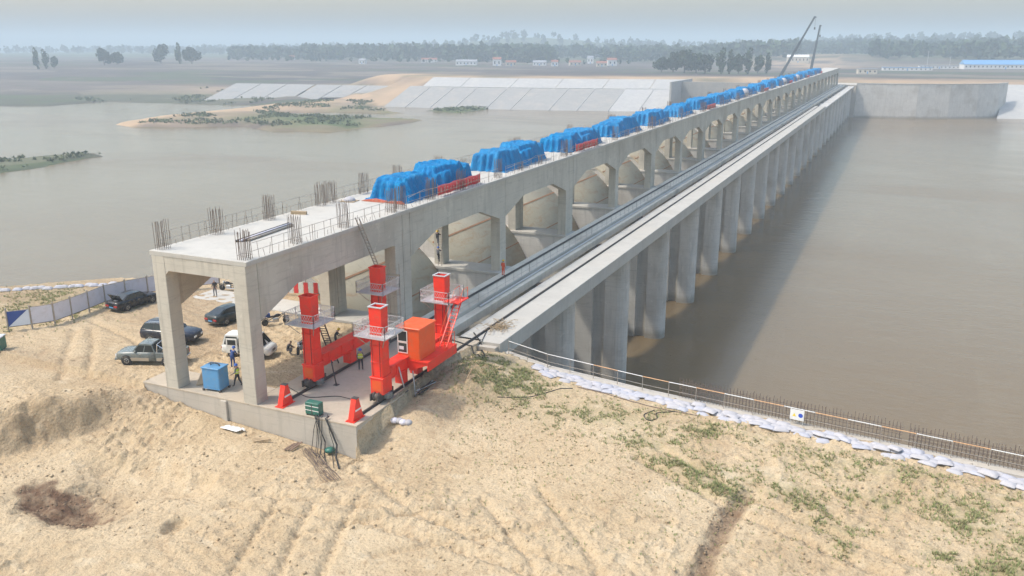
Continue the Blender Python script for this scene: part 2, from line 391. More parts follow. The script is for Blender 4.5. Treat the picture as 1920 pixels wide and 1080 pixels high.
def ground_base(x, y):
    x = np.asarray(x, float); y = np.asarray(y, float)
    fg = np.interp(y, [10, 25, 34, 42, 47, 52, 56, 60], [-2.9, -2.6, -2.25, -1.85, -1.45, -1.05, -0.85, -0.8]) + 0.25 * fbm(x * 0.09, y * 0.09, 3)
    fg -= 0.45 * smooth(-28, -44, x) * smooth(46, 34, y)
    # plateau (car park); its broken edge runs from lower left to the slab corner
    nx, ny = -7.5, 5.2; L = math.hypot(nx, ny)
    e = ((x + 48.9) * nx + (y - 42.1) * ny) / L + 0.75 * fbm(x * 0.35, y * 0.35, 11) + 0.35 * fbm(x * 1.3, y * 1.3, 12)
    m = smooth(-1.9 - 0.7 * smooth(-50, -54, x), 0.2, e)
    slabm = ((y > 42.55) & (x < -30.2)).astype(float)
    m = np.maximum(m, slabm * smooth(42.55, 42.7, y))
    plat = 0.05 * fbm(x * 0.25, y * 0.25, 21, 5) - 0.10 + 0.05 * smooth(-52, -58, x)
    rim = 0.75 * np.exp(-((x + 50.4) / 1.7) ** 2 - ((y - 40.9) / 1.3) ** 2) + 0.30 * np.exp(-((x + 53) / 1.8) ** 2 - ((y - 37.0) / 1.4) ** 2)
    z = fg * (1 - m) + plat * m + rim * (0.6 + 0.8 * vnoise(x * 2.2, y * 2.2, 8)) * (y < 42.5)
    # fill against the slab wall: deep at the corner, almost full height at the left end
    fill = np.interp(x, [-49, -46, -41, -36, -32, -30], [-0.55, -1.05, -1.65, -2.0, -2.3, -2.35])
    k = smooth(38.2, 42.3, y) * (y < 42.56) * (x < -29.8)
    z = np.where(k > 0, np.maximum(z * (1 - k) + fill * k, z * (1 - k) + fill * k), z) if True else z
    # mound east of the slab
    mound = 1.25 * np.exp(-((x + 27.6) / 3.0) ** 2 - ((y - 53.5) / 5.2) ** 2) + 0.35 * np.exp(-((x + 28.6) / 1.8) ** 2 - ((y - 47.6) / 2.4) ** 2)
    z = z + mound * (x > -30.3)
    # hollow beside the slab corner
    z = z - 0.45 * np.exp(-((x + 30.0) / 1.3) ** 2 - ((y - 43.4) / 2.0) ** 2) * (x > -30.3)
    # pit with dark soil, smaller hole, gully
    px, py = x + 44.0, y - 31.3
    r = np.hypot((px - 0.6) / 5.0, py / 2.7) + 0.30 * fbm(x * 0.5, y * 0.5, 31) + 0.08 * fbm(x * 2.2, y * 2.2, 35)
    z = z - 0.95 * smooth(1.0, 0.25 + 0.3 * smooth(0.5, 2.5, py), r)
    z = z + 0.55 * smooth(1.0, 0.2, np.hypot((px + 0.3) / 1.5, (py + 0.2) / 0.9) + 0.35 * fbm(x * 1.1, y * 1.1, 36))
    r2 = np.hypot((x + 35.4) / 0.8, (y - 31.6) / 1.0) + 0.1 * fbm(x * 2, y * 2, 32)
    z = z - 0.55 * smooth(1.0, 0.4, r2)
    z = z - 0.75 * smooth(1.0, 0.55 - 0.35 * smooth(-1.5, 1, -(y - 35.2)), np.hypot((x + 41.2) / 6.8, (y - 35.0) / 2.4) + 0.3 * fbm(x * 0.45, y * 0.45, 33))
    gul = seg_dist(x, y, [(-5.6, 47.2), (-6.2, 45.2), (-6.6, 42.5), (-6.7, 39.5), (-7.0, 34)]) + 0.25 * fbm(x * 1.5, y * 1.5, 34)
    z = z - 0.35 * smooth(0.9, 0.1, gul)
    z = z + 0.25 * smooth(1.0, 0.1, np.hypot((x + 8.0) / 2.2, (y - 54.0) / 1.1)) * (x > -20)
    # the river banks
    d = poly_sd(x, y, CREST)
    z = np.where(d < 0, np.maximum(-22.5, z + d * 0.75 - 0.3 * fbm(x * 0.2, y * 0.2, 41)), z)
    return z
def ground_detail(x, y):
    rough = 0.25 + 0.75 * smooth(0.42, 0.62, vnoise(x * 0.13, y * 0.13, 51))
    park = smooth(-47.5, -50.5, x) * smooth(42, 46, y)
    rough = rough * (1 - 0.65 * park)
    churn = smooth(-24, -34, x) * smooth(44, 38, y)
    z = (0.14 + 0.22 * churn) * rough * fbm(x * 1.1, y * 1.1, 61, 6, 0.68)
    z = z + (0.07 + 0.13 * churn) * rough * np.abs(fbm(x * 3.3, y * 3.3, 62, 3))
    clod = vnoise(x * 2.6, y * 2.6, 63); z = z + (0.13 + 0.16 * churn) * smooth(0.66, 0.90, clod) * rough
    tr = np.zeros_like(x)
    for p in TRACKS:
        t = track(x, y, p, 0.32); tr = np.maximum(tr, t)
        z = z + 0.05 * t * np.sign(np.sin(x * 9.0 + 1.0) * np.sin(y * 13.0)) * smooth(.3, .7, t)
        z = z - 0.19 * t + 0.09 * (track(x, y, p, 0.75) - t)
    # scraped blade marks running across the foreground
    for (a, b, s, am) in ((0.35, 1.0, 2.1, 0.035), (0.9, -0.5, 1.5, 0.04), (-0.2, 1.0, 3.1, 0.03)):
        w = smooth(0.48, 0.62, vnoise(x * 0.1 + 7, y * 0.1 + s, 66))
        z = z + am * w * np.sin((x * a + y * b) * s * 3 + 2.5 * fbm(x * 0.4, y * 0.4, 67))
    return z
def zg(x, y):
    a = np.asarray(x, float); b = np.asarray(y, float)
    return ground_base(a, b) + ground_detail(a, b)
def sand_mat():
    t = NT('sand')
    pale, mid, tan = (0.58, 0.455, 0.295), (0.495, 0.372, 0.228), (0.385, 0.265, 0.155)
    k = t.mix(t.ramp(t.noise(0.16, 6, 0.6), 0.38, 0.66), pale, mid)
    k = t.mix(t.ramp(t.noise(0.55, 6, 0.65, dist=0.8), 0.54, 0.70, 0, 0.55), k, tan)
    k = t.mix(t.ramp(t.noise(2.2, 6, 0.7), 0.53, 0.66, 0, 0.5), k, (0.30, 0.215, 0.13))
    k = t.mix(t.ramp(t.noise(7.0, 4, 0.65), 0.54, 0.70, 0, 0.6), k, (0.23, 0.155, 0.09))
    k = t.mix(t.ramp(t.noise(16.0, 3, 0.6), 0.55, 0.70, 0, 0.55), k, (0.24, 0.17, 0.105))
    k = t.mix(t.ramp(t.noise((3.0, 9.0, 3.0), 5, 0.7), 0.60, 0.70, 0, 0.45), k, (0.27, 0.19, 0.115))
    k = t.mix(t.ramp(t.noise(0.45, 5, 0.6, vec=t.map((1, 1.6, 1), rot=(0, 0, 0.7))), 0.58, 0.70, 0, 0.5), k, (0.66, 0.55, 0.385))
    k = t.mix(t.math('MULTIPLY', t.attr('moist'), t.ramp(t.noise(1.4, 5, 0.6), 0.3, 0.6, 0.6, 1.0)), k, t.mix(t.noise(2.5, 4), (0.085, 0.050, 0.034), (0.21, 0.125, 0.075)))
    k = t.mix(t.math('MULTIPLY', t.attr('green'), t.ramp(t.noise(1.7, 6, 0.7), 0.38, 0.62, 0.0, 0.8)), k, t.mix(t.noise(3.0, 4), (0.15, 0.165, 0.060), (0.33, 0.29, 0.14)))
    t.col(k).rough(0.95).spec(0.15)
    t.bump(t.math('ADD', t.noise(3.0, 8, 0.7), t.math('MULTIPLY', t.vor(5.0), -0.3)), 0.16, 1.0); M['sand'] = t.mat
sand_mat()
GREEN = [(-25.3, 53.6, 2.6, 2.2, .9), (-25.8, 57.3, 2.2, 1.3, .9), (-22.5, 55.5, 2.5, 1.5, .6), (-16.2, 53.0, 4.5, 2.0, .55), (-9.6, 53.4, 1.0, .8, 1.0), (-6.2, 53.6, 1.6, .7, .5),
         (-12.5, 50.5, 2.5, 1.1, .7), (-9.8, 48.2, 2.2, .9, .9), (-7.5, 46.7, 1.8, .9, 1.0), (-4.0, 48.2, 2.2, 1.2, .6), (-2.6, 47.0, 1.2, .8, .7), (1.2, 48.8, 1.3, .7, 1.0), (-1.0, 51.8, 3.5, 1.4, .55),
         (5.6, 49.6, 1.8, 1.0, .9), (5.8, 47.9, 1.6, .7, .9), (-1.0, 45.4, 1.8, .7, .55), (-.3, 43.6, .7, .5, .6), (4.4, 44.8, .9, .5, .9), (7.5, 44.4, 1.6, .9, 1.0), (7.0, 42.9, 2.0, .7, .9), (9.5, 47, 2.5, 2.0, .6),
         (2.0, 52.0, 3.0, 1.0, .6), (9, 51.5, 2.2, .9, .7), (-20.5, 51.5, 2.2, 1.4, .35), (-28.3, 57.6, 1.4, 2.2, .8), (-70, 49.5, 1.6, 5, .75), (-73, 54.0, 5, 5, .55), (-67.8, 53.5, .9, 3, .6)]
def green_at(x, y):
    g = np.zeros(np.shape(x))
    for a, b, rx, ry, s in GREEN: g = np.maximum(g, s * np.exp(-((x - a) / rx) ** 2 - ((y - b) / ry) ** 2))
    return g
def near_ground():
    xs = np.concatenate([np.arange(-132, -80, 1.0), np.arange(-80, -58, 0.33), np.arange(-58, 13, 0.115), np.arange(13, 70.1, 0.9)])
    ys = np.concatenate([np.arange(-31, 20, 1.2), np.arange(20, 46, 0.115), np.arange(46, 58.6, 0.14), np.arange(58.6, 64, 0.3), np.arange(64, 100, 1.2)])
    X, Y = np.meshgrid(xs, ys)
    Z = zg(X, Y)
    wy = wall_y(X)
    Z = np.where((X > -29.6) & (Y > wy - 0.12), -22.5, Z)                       # the retaining wall stands here
    inslab = (X > -48.95) & (X < -30.4) & (Y > 42.58) & ((Y < 45.4) | (X > -39.0)) & (Y < 66); Z = np.where(inslab, np.minimum(Z, -3.3), Z)
    Z = np.where((X > -49.0) & (X < -28.0) & (Y > 60.6), -22.5, Z)
    r = np.hypot((X + 44.4) / 4.0, (Y - 31.2) / 1.9) + 0.45 * fbm(X * 0.7, Y * 0.7, 71)
    moist = smooth(1.05, 0.75, r)
    moist = np.maximum(moist, 0.30 * smooth(1.1, 0.5, np.hypot((X + 43.0) / 5.2, (Y - 31.6) / 2.8) + 0.3 * fbm(X * .7, Y * .7, 76)))
    moist = np.maximum(moist, 0.26 * smooth(0.9, 0.2, np.abs(((X + 48.9) * -7.5 + (Y - 42.1) * 5.2) / 9.13 + 1.0) / 1.8) * (Y < 42.5) + 0 * X)
    moist = np.maximum(moist, (0.10 + 0.28 * smooth(0.3, 0.7, vnoise(X * .12 + 3, Y * .2, 78))) * smooth(-47, -50, X) * smooth(40, 44, Y))
    moist = np.maximum(moist, 0.75 * smooth(0.85, 0.2, seg_dist(X, Y, [(-5.8, 46.6), (-6.5, 43.5), (-6.7, 39.5), (-7, 34)]) + 0.3 * fbm(X * 1.3, Y * 1.3, 72)))
    moist = np.maximum(moist, 0.30 * smooth(1.2, 0.3, np.hypot((X + 61) / 7, (Y - 43.0) / 1.6) + 0.5 * fbm(X * .4, Y * .4, 73)))
    moist = np.maximum(moist, 0.22 * smooth(1.1, 0.4, np.hypot((X + 27.5) / 3.2, (Y - 50.5) / 4.6) + 0.4 * fbm(X * .6, Y * .6, 74)))
    moist = np.maximum(moist, 0.25 * smooth(0.9, 0.3, np.hypot((X + 49.8) / 3.0, (Y - 39.4) / 1.6)))
    me = np_mesh('sand_bank', np.stack([X, Y, Z], -1).reshape(-1, 3), grid_quads(len(xs), len(ys)), M['sand'], True, {'moist': moist, 'green': green_at(X, Y)})
    return tag(link('sand_bank', me), 'churned pale sand of the near bank with pit and tyre tracks', None, None, 'structure')
near_ground()
# ---- far country: river bed edge, islands, plain
FAR_SHORE = [(-2600, 395), (-620, 392), (-546, 392), (-522, 405), (-527, 455), (-464, 460), (-408, 462), (-380, 520), (-372, 512), (-323, 492), (-281, 492), (-212, 506), (-165, 520), (-151, 535), (-62, 556), (-20, 552), (66, 560), (400, 590), (1800, 640), (1800, 9000), (-2600, 9000)]
SPIT = [(-369, 321), (-377, 346), (-386, 382), (-384, 434), (-389, 500), (-372, 545), (-330, 520), (-318, 470), (-247, 436), (-236, 396), (-242, 334), (-272, 325), (-302, 342), (-323, 326), (-347, 315)]
SPIT_CUT = [(-318, 402), (-262, 400), (-222, 418), (-225, 455), (-322, 440), (-345, 415)]
ISLE = [(-259, 170), (-262, 203), (-267, 221), (-264, 227), (-278, 230), (-284, 222), (-289, 202), (-300, 165), (-290, 120)]
ISLE2 = [(-269, 471), (-241, 461), (-239, 505), (-270, 520)]
_sc = lambda P: [(x * FS, y * FS) for x, y in P]
FAR_SHORE = _sc(FAR_SHORE[:-2]) + [(2400, 9000), (-2900, 9000)]; SPIT, SPIT_CUT, ISLE, ISLE2 = map(_sc, (SPIT, SPIT_CUT, ISLE, ISLE2))
RIDGE = _sc([(-365, 325), (-372, 370), (-374, 430), (-380, 500), (-360, 535), (-345, 560)])
def _px(u, v, z):
    d = _R @ np.array([u - CX, v - CY, F]); t = (z - 24.0) / d[2]; return (d[0] * t, d[1] * t)
REV2 = [_px(378, 189, -18.6), _px(690, 185, -18.6), _px(738, 161, -9.0), _px(442, 156, -9.0)]
_A = np.array([[x, y, 1] for x, y in REV2]); _C = np.linalg.lstsq(_A, np.array([-18.6, -18.6, -9.0, -9.0]), rcond=None)[0]
def REV2_Z(x, y): return _C[0] * x + _C[1] * y + _C[2]
def far_height(x, y):
    d = poly_sd(x, y, FAR_SHORE) + 3.0 * fbm(x * 0.03, y * 0.03, 81) * (x < -423)
    left = smooth(-412, -468, x)
    steep = np.interp(d, [-40, 0, 6, 50, 72], [-24, WATER - 1.0, WATER - 0.4, -9.5, -0.8])
    gentle = np.interp(d, [-40, 0, 3, 30, 120, 330], [-24, WATER - 0.4, WATER + 1.0, WATER + 3.5, -11.0, 0.0])
    gentle = gentle + 1.6 * fbm(x * 0.02, y * 0.03, 82) * smooth(10, 60, d)
    z = steep * (1 - left) + gentle * left
    z = z + (0.9 * fbm(x * 0.006, y * 0.006, 83, 3) + 0.3 * fbm(x * 0.05, y * 0.05, 84)) * smooth(60, 200, d)
    s = poly_sd(x, y, SPIT) + 6 * fbm(x * 0.035, y * 0.035, 85)
    c = poly_sd(x, y, SPIT_CUT) + 4 * fbm(x * 0.05, y * 0.05, 86)
    s = np.minimum(s, -c)
    z = np.maximum(z, np.where(s > -12, np.interp(s, [-12, 0, 3, 25], [-24, WATER - 0.1, WATER + 1.3, WATER + 3.2]), -30) + 0.7 * fbm(x * 0.05, y * 0.05, 87) * (s > 1))
    for P, hh in ((ISLE, 1.2), (ISLE2, 0.9)):
        s = poly_sd(x, y, P) + 4 * fbm(x * 0.06, y * 0.06, 88)
        z = np.maximum(z, np.where(s > -10, np.interp(s, [-10, 0, 2, 10], [-24, WATER - 0.1, WATER + hh * 0.6, WATER + hh]), -30))
    # hills behind: a low range in the haze, one knoll
    hz = 30 * smooth(1900, 3000, y + 0.10 * x) * (0.55 + 0.6 * fbm(x * 0.0011, y * 0.0011, 89, 3)) + 40 * np.exp(-((x + 1010) / 300) ** 2 - ((y - 2350) / 260) ** 2)
    hz = hz + 26 * smooth(1000, 1500, y) * smooth(-420, 0, x) * (0.6 + 0.5 * fbm(x * 0.003, y * 0.003, 90, 3))
    pl = REV2_Z(x, y) - 0.7; z = np.where(poly_sd(x, y, REV2) > -4, np.minimum(z, pl), z)
    return z + np.where(y > 800, hz, 0)
def land_mat():
    t = NT('land')
    k = t.mix(t.ramp(t.noise(0.006, 5, 0.6), 0.38, 0.62), (0.088, 0.078, 0.074), (0.150, 0.126, 0.112))
    v = t.new('ShaderNodeTexVoronoi'); t.l.new(t.map((0.006, 0.018, 1)), v.inputs['Vector']); v.inputs['Scale'].default_value = 1
    hs = t.sep(v.outputs['Color'])[0]
    k = t.mix(t.ramp(hs, 0.78, 0.82, 0, 0.7), k, (0.085, 0.110, 0.060))
    k = t.mix(t.ramp(hs, 0.22, 0.18, 0, 0.7), k, (0.22, 0.185, 0.145))
    k = t.mix(t.ramp(t.noise((0.03, 0.08, 1), 6, 0.65), 0.52, 0.68, 0, 0.6), k, (0.10, 0.105, 0.065))
    k = t.mix(t.attr('sandy'), k, t.mix(t.noise(0.05, 6, 0.65), (0.50, 0.36, 0.22), (0.38, 0.26, 0.17)))
    k = t.mix(t.attr('verdant'), k, t.mix(t.noise(0.12, 6, 0.7), (0.055, 0.085, 0.032), (0.15, 0.17, 0.075)))
    t.col(k).rough(0.95).spec(0.1); t.bump(t.noise(0.25, 6, 0.65), 0.6, 0.6); M['land'] = t.mat
land_mat()
def far_land():
    xs = np.concatenate([np.arange(-7000, -2600, 110), np.arange(-2600, -620, 22.0), np.arange(-620, 150, 3.2), np.arange(150, 700, 9.0), np.arange(700, 6000, 110)])
    ys = np.concatenate([np.arange(100, 300, 6.0), np.arange(300, 650, 2.7), np.arange(650, 1100, 8.0), np.arange(1100, 3600, 32.0), np.arange(3600, 9000, 240.0)])
    X, Y = np.meshgrid(xs, ys); Z = far_height(X, Y)
    s = poly_sd(X, Y, SPIT); n = fbm(X * 0.03, Y * 0.03, 91)
    ridge = np.exp(-(seg_dist(X, Y, RIDGE) / 14) ** 2)
    sandy = np.clip(smooth(-6, 4, s) * (0.7 + 1.1 * ridge + 0.9 * n), 0, 1)
    d = poly_sd(X, Y, FAR_SHORE)
    sandy = np.maximum(sandy, np.clip(smooth(30, 55, d) * smooth(140, 80, d) * smooth(-690, -423, X) * smooth(170, 70, X) * (0.75 + 0.8 * n), 0, 1))
    sandy = np.maximum(sandy, smooth(-440, -368, X) * smooth(-292, -368, X) * smooth(523, 568, Y) * smooth(668, 612, Y) * (0.8 + 0.5 * n))
    sandy = np.maximum(sandy, smooth(120, 60, d) * smooth(2, 30, d) * smooth(-70, -20, X) * smooth(200, 80, X) * 0.8)
    sandy = np.maximum(sandy, 0.75 * smooth(0.1, 0.35, n + 0.25) * np.exp(-((X + 115 + 0.06 * (Y - 1150)) / 70) ** 2) * smooth(950, 1050, Y) * smooth(1420, 1300, Y))
    verd = np.clip(smooth(-3, 6, s) * (1 - 1.3 * ridge) * (0.8 + 1.3 * n) * smooth(-372, -345, X), 0, 1)
    verd = np.maximum(verd, smooth(-2, 3, poly_sd(X, Y, ISLE2)))
    verd = np.maximum(verd, 0.55 * smooth(-2, 3, poly_sd(X, Y, ISLE)))
    verd = np.maximum(verd, 0.4 * smooth(70, 20, d) * smooth(-4, 5, d) * smooth(-445, -480, X))
    verd = np.maximum(verd, smooth(1100, 1500, Y) * 0.75 * (1 - sandy))
    me = np_mesh('far_bank', np.stack([X, Y, Z], -1).reshape(-1, 3), grid_quads(len(xs), len(ys)), M['land'], True, {'sandy': np.clip(sandy, 0, 1), 'verdant': np.clip(verd, 0, 1)})
    tag(link('far_bank', me), 'far bank with fields, sandy spit and low hills', None, None, 'structure')
    return
far_land()
# deep base sheet under everything, and the river
b = MB().box(-7000, 6000, -300, 9000, -25.0, -24.0).build('river_bed', M['earth_red']); tag(b, 'river bed', None, None, 'structure')
wx = np.concatenate([np.linspace(-7000, -700, 8), np.linspace(-600, 2400, 9)]); wy_ = np.array([-290, 0, 200, 400, 600, 800])
WX, WY = np.meshgrid(wx, wy_)
w = link('water', np_mesh('water', np.stack([WX, WY, np.full(WX.shape, WATER)], -1).reshape(-1, 3), grid_quads(len(wx), len(wy_)), M['water']))
tag(w, 'wide calm muddy river on both sides of the barrage', None, None, 'structure')
# ================================================================ THE BARRAGE
BX = (-42.5, 42.6, 0.0)
bar_ = thing('barrage', 'long unfinished concrete river barrage with portal frames, deck and round-nosed piers', 'barrage', BX)
def bmb(mb, name, mat, parent=bar_, **k):
    """verts are in world metres; make them local to the barrage's empty"""
    mb.v = [(x - BX[0], y - BX[1], z - BX[2]) for x, y, z in mb.v]
    return mb.build(name, mat, parent, **k)
# ---- piers (one mesh shared by 24 piers)
def pier_mesh():
    m = MB(); hw = 1.5
    def nose(x0, x1, n=12):
        r = hw; pts = [(x0, -hw), (x1 - r, -hw)]
        pts += [(x1 - r + r * math.sin(math.pi * i / n), -r * math.cos(math.pi * i / n)) for i in range(1, n)]
        return pts + [(x1 - r, hw), (x0, hw)]
    m.prism(nose(-32.75, -29.95), -24.0, -1.42, 'z')
    m.box(-34.4, -32.75, -0.75, 0.75, -24, -1.48)               # stop-log slot
    m.box(-38.15, -34.4, -hw, hw, -24, -1.42)
    m.box(-62.0, -38.15, -hw + 0.004, hw - 0.004, -24, -0.30)
    me = m.mesh('pier'); me.materials.append(M['concrete_pier']); return me
pm = pier_mesh()
cap = MB().bevbox(-62.1, -38.12, -1.62, 1.62, -0.298, 0.0, 0.03).mesh('pier_cap'); cap.materials.append(M['concrete_fresh'])
cb = MB()
cb.prism([(-34.0, -1.425), (-32.3, -1.425), (-32.3, -3.0), (-34.0, -3.9)], -2.0, -0.752, 'y')
cbm = cb.mesh('corbel'); cbm.materials.append(M['concrete_beam'])
# shared meshes for the frames
def frame_poly(xl, xr, top, soff, h):
    return [(xl, top), (xl, soff - h), (xl + h * 1.05, soff), (xr - h * 1.05, soff), (xr, soff - h), (xr, top)]
def colmesh(x0, x1, w):
    m = MB().bevbox(x0, x1, -w / 2, w / 2, 0.0, 9.9, 0.03).mesh('column'); m.materials.append(M['concrete']); return m
cR1, cL1 = colmesh(-39.55, -38.45, 1.5), colmesh(-46.7, -45.6, 1.5)
cR2, cL2 = colmesh(-39.55, -38.45, 1.25), colmesh(-46.7, -45.6, 1.25)
def crossmesh(w):
    m = MB().prism([(x, z) for x, z in frame_poly(-45.62, -39.53, 9.88, 8.75, 1.05)], -w / 2, w / 2, 'y').mesh('cross_beam'); m.materials.append(M['concrete']); return m
x1, x2 = crossmesh(1.1), crossmesh(0.9)
for k in range(1, NB + 1):
    y = yk(k)
    p = link('pier', pm, bar_, (-BX[0], y - BX[1], 0))
    link('pier_cap', cap, p); link('corbel', cbm, p)
    if k % 2:      # expansion joint: two frames side by side
        for dy in (-0.655, 0.655):
            for c in (cR2, cL2): link('column', c, p, (0, dy, 0))
            link('cross_beam', x2, p, (0, dy, 0))
    else:
        for c in (cR1, cL1): link('column', c, p)
        link('cross_beam', x1, p)
# front frame on the abutment slab
bmb(MB().bevbox(-39.6, -38.44, 42.6, 43.75, 0.0, 9.9, 0.03), 'column', M['concrete'])
bmb(MB().bevbox(-46.75, -45.6, 42.6, 43.75, 0.0, 9.9, 0.03), 'column', M['concrete'])
bmb(MB().prism(frame_poly(-45.62, -39.58, 9.9, 8.86, 0.3), 42.63, 43.6, 'y'), 'cross_beam', M['concrete'])
# ---- deck slabs (between joints) and edge beams (each bay)
joints = [42.58] + [yk(k) for k in range(1, NB + 1, 2)] + [yk(NB) + 1.2]
for a, b in zip(joints[:-1], joints[1:]):
    bmb(MB().bevbox(-46.9, -38.32, a + 0.015, b - 0.015, 9.9, 10.2, 0.02), 'deck_slab', M['concrete_fresh'])
def edge_beam_poly(L, a, b, e=1.0):
    """soffit with haunches; a, b = (haunch length, drop) at each end"""
    s = 7.45; pts = [(0, 9.9), (0, s - a[1])]
    n = 6
    for i in range(1, n + 1):
        t = i / n; pts.append((a[0] * t, s - a[1] * (1 - t) ** e))
    for i in range(0, n):
        t = 1 - i / n; pts.append((L - b[0] * t, s - b[1] * (1 - t) ** e))
    pts += [(L, s - b[1]), (L, 9.9)]
    return pts
for xa, xb in ((-39.2, -38.42), (-46.72, -45.94)):
    L0 = yk(1) - 1.28 - 43.75
    bmb(MB().prism([(43.745 + u, z) for u, z in edge_beam_poly(L0, (4.1, 1.6), (0.6, 0.1))], xa, xb, 'x'), 'edge_beam', M['concrete'])
    for odd in (0, 1):
        L = S_BAY - 0.75 - 1.28
        A, B = ((5.0, 1.55), (4.8, 1.6))
        me = MB().prism(edge_beam_poly(L, A, B), xa, xb, 'x').mesh('edge_beam'); me.materials.append(M['concrete'])
        for k in range(1, NB):
            if k % 2 != odd: continue
            link('edge_beam', me, bar_, (-BX[0], yk(k) + (1.28 if k % 2 else 0.75) - BX[1], 0))
# floor beams under the deck, seen from below in the first bay
for y in (48.8, 55.0):
    bmb(MB().box(-45.93, -39.21, y - 0.25, y + 0.25, 9.0, 9.898), 'floor_beam', M['concrete'])
# ---- gantry rail beams, one per bay
for nm, xa, xb, zb, mat in (('rail_beam', -38.08, -35.25, -1.35, 'concrete_beam'), ('walkway_beam', -35.1, -34.2, -1.0, 'concrete_beam'), ('curb', -35.24, -35.11, -0.6, 'concrete_fresh'), ('rail_beam', -32.4, -28.4, -1.40, 'concrete_fresh')):
    zt = {'walkway_beam': -0.22, 'curb': 0.12}.get(nm, 0.0)
    first = MB().bevbox(xa, xb, 61.3 if xa < -33 else 60.9, yk(1) - 0.02, zb, zt, 0.025)
    bmb(first, nm, M[mat])
    me = MB().bevbox(xa, xb, 0.02, S_BAY - 0.02, zb, zt, 0.025).mesh(nm); me.materials.append(M[mat])
    rough_ = MB().bevbox(xa + .3, xb - .2, 0.02, S_BAY - 0.02, zb, -0.75, 0.025).mesh('cross_girder'); rough_.materials.append(M['concrete_pier'])
    for k in range(1, NB):
        if xa > -33 and k >= 16: link('unfinished_beam', rough_, bar_, (-BX[0], yk(k) - BX[1], 0)); continue
        link(nm, me, bar_, (-BX[0], yk(k) - BX[1], 0))
RAIL_L, RAIL_R = -36.95, -30.95
for xr in (RAIL_L, RAIL_R):
    ye = yk(NB) if xr == RAIL_L else yk(16)
    m = MB(); m.box(xr - 0.12, xr + 0.12, 43.2, ye, 0.004, 0.03); r = bmb(m, 'rail_bed', M['rail_steel'])
    m = MB(); m.prism([(xr - .07, .031), (xr + .07, .031), (xr + .07, .05), (xr + .02, .07), (xr + .02, .12), (xr + .045, .13), (xr + .045, .17), (xr - .045, .17), (xr - .045, .13), (xr - .02, .12), (xr - .02, .07), (xr - .07, .05)], 43.2, ye, 'y')
    m.v = [(x - BX[0], y - BX[1], z) for x, y, z in m.v]; m.build('crane_rail', M['rail_steel'], r)
# pipes laid along the walkway
bmb(MB().tube([(-34.75, 70.0, -0.09), (-34.75, 200, -0.09), (-34.75, yk(20), -0.09)], 0.10, 8), 'service_pipe', M['galvanised'], smooth_=True)
# railing along the walkway, one length per bay
m = MB()
n = 10
for i in range(n + 1):
    yy = i * S_BAY / n * 0.995
    m.tube([(0, yy, 0), (0, yy, 1.1)], 0.018, 5)
for z in (0.55, 1.08): m.tube([(0, 0, z), (0, S_BAY * 0.995, z)], 0.014, 5)
rm = m.mesh('railing'); rm.materials.append(M['scaffold_pipe'])
for k in range(1, 9):
    link('railing', rm, bar_, (-35.2 - BX[0], yk(k) - 20.5 + 20.4 - BX[1], -0.05))
# ---- abutment slab under the front frame, with its front wall
bmb(MB().bevbox(-39.19, -30.25, 42.58, 61.28, -0.12, 0.0, 0.02), 'abutment_slab', M['concrete_floor'])
bmb(MB().bevbox(-49.1, -39.21, 42.58, 45.6, -0.12, 0.0, 0.02), 'abutment_slab', M['concrete_floor'])
bmb(MB().box(-49.05, -30.30, 42.60, 43.2, -3.6, -0.122), 'front_wall', M['concrete_wall'])
bmb(MB().box(-30.95, -30.32, 43.22, 60.88, -3.6, -0.122), 'side_wall', M['concrete_wall'])
bmb(MB().bevbox(-41.6, -41.1, 42.42, 42.595, -3.0, -0.13, 0.03), 'wall_pilaster', M['concrete_wall'])
bmb(MB().box(-48.9, -28.3, 61.4, 61.9, -24, -1.45), 'abutment_wall', M['concrete_pier'])
bmb(MB().box(-32.2, -28.6, 60.3, 60.88, -2.2, -0.25), 'beam_seat', M['concrete_wall'])
# ---- starter bars standing out of the deck
def bars(nx, ny, sx, sy, h, r=0.017, lean=0.07, seed=0):
    q = random.Random(seed); m = MB()
    for i in range(nx):
        for j in range(ny):
            if 0 < i < nx - 1 and 0 < j < ny - 1: continue
            x, y = (i - (nx - 1) / 2) * sx, (j - (ny - 1) / 2) * sy; hh = h * q.uniform(0.9, 1.06)
            m.tube([(x, y, 0), (x + q.uniform(-lean, lean), y + q.uniform(-lean, lean), hh)], r, 4)
    for z in (0.3,):
        w, d = (nx - 1) / 2 * sx + r, (ny - 1) / 2 * sy + r
        m.tube([(-w, -d, z), (w, -d, z), (w, d, z), (-w, d, z), (-w, -d, z)], r * 0.6, 4)
    me = m.mesh('starter_bars'); me.materials.append(M['rebar_rust']); return me
BARS = [bars(5, 5, 0.17, 0.17, 2.0, seed=s) for s in range(4)]
BARS_S = [bars(3, 3, 0.22, 0.22, 1.0, 0.018, seed=s + 9) for s in range(3)]
q = random.Random(5); i = 0
for k in range(0, 21):
    base = 42.6 if k == 0 else yk(k)
    spots = [(base + (0.7 if k == 0 else 0), 0)] if not (k % 2) else [(base - 0.75, 0), (base + 0.75, 0)]
    spots += [(base + S_BAY * t, 0 if k < 2 else 1) for t in ((0.29, 0.58) if k < 9 else (0.5,))]
    for yy, small in spots:
        for x in (-39.0, -46.3):
            i += 1; mesh_ = (BARS_S if small else BARS)[i % 3]
            o = link('starter_bars', mesh_, bar_, (x - BX[0], yy - BX[1], 10.2)); o['kind'] = 'stuff'
            o.rotation_euler = (0, 0, q.choice((0, math.pi / 2, math.pi)))
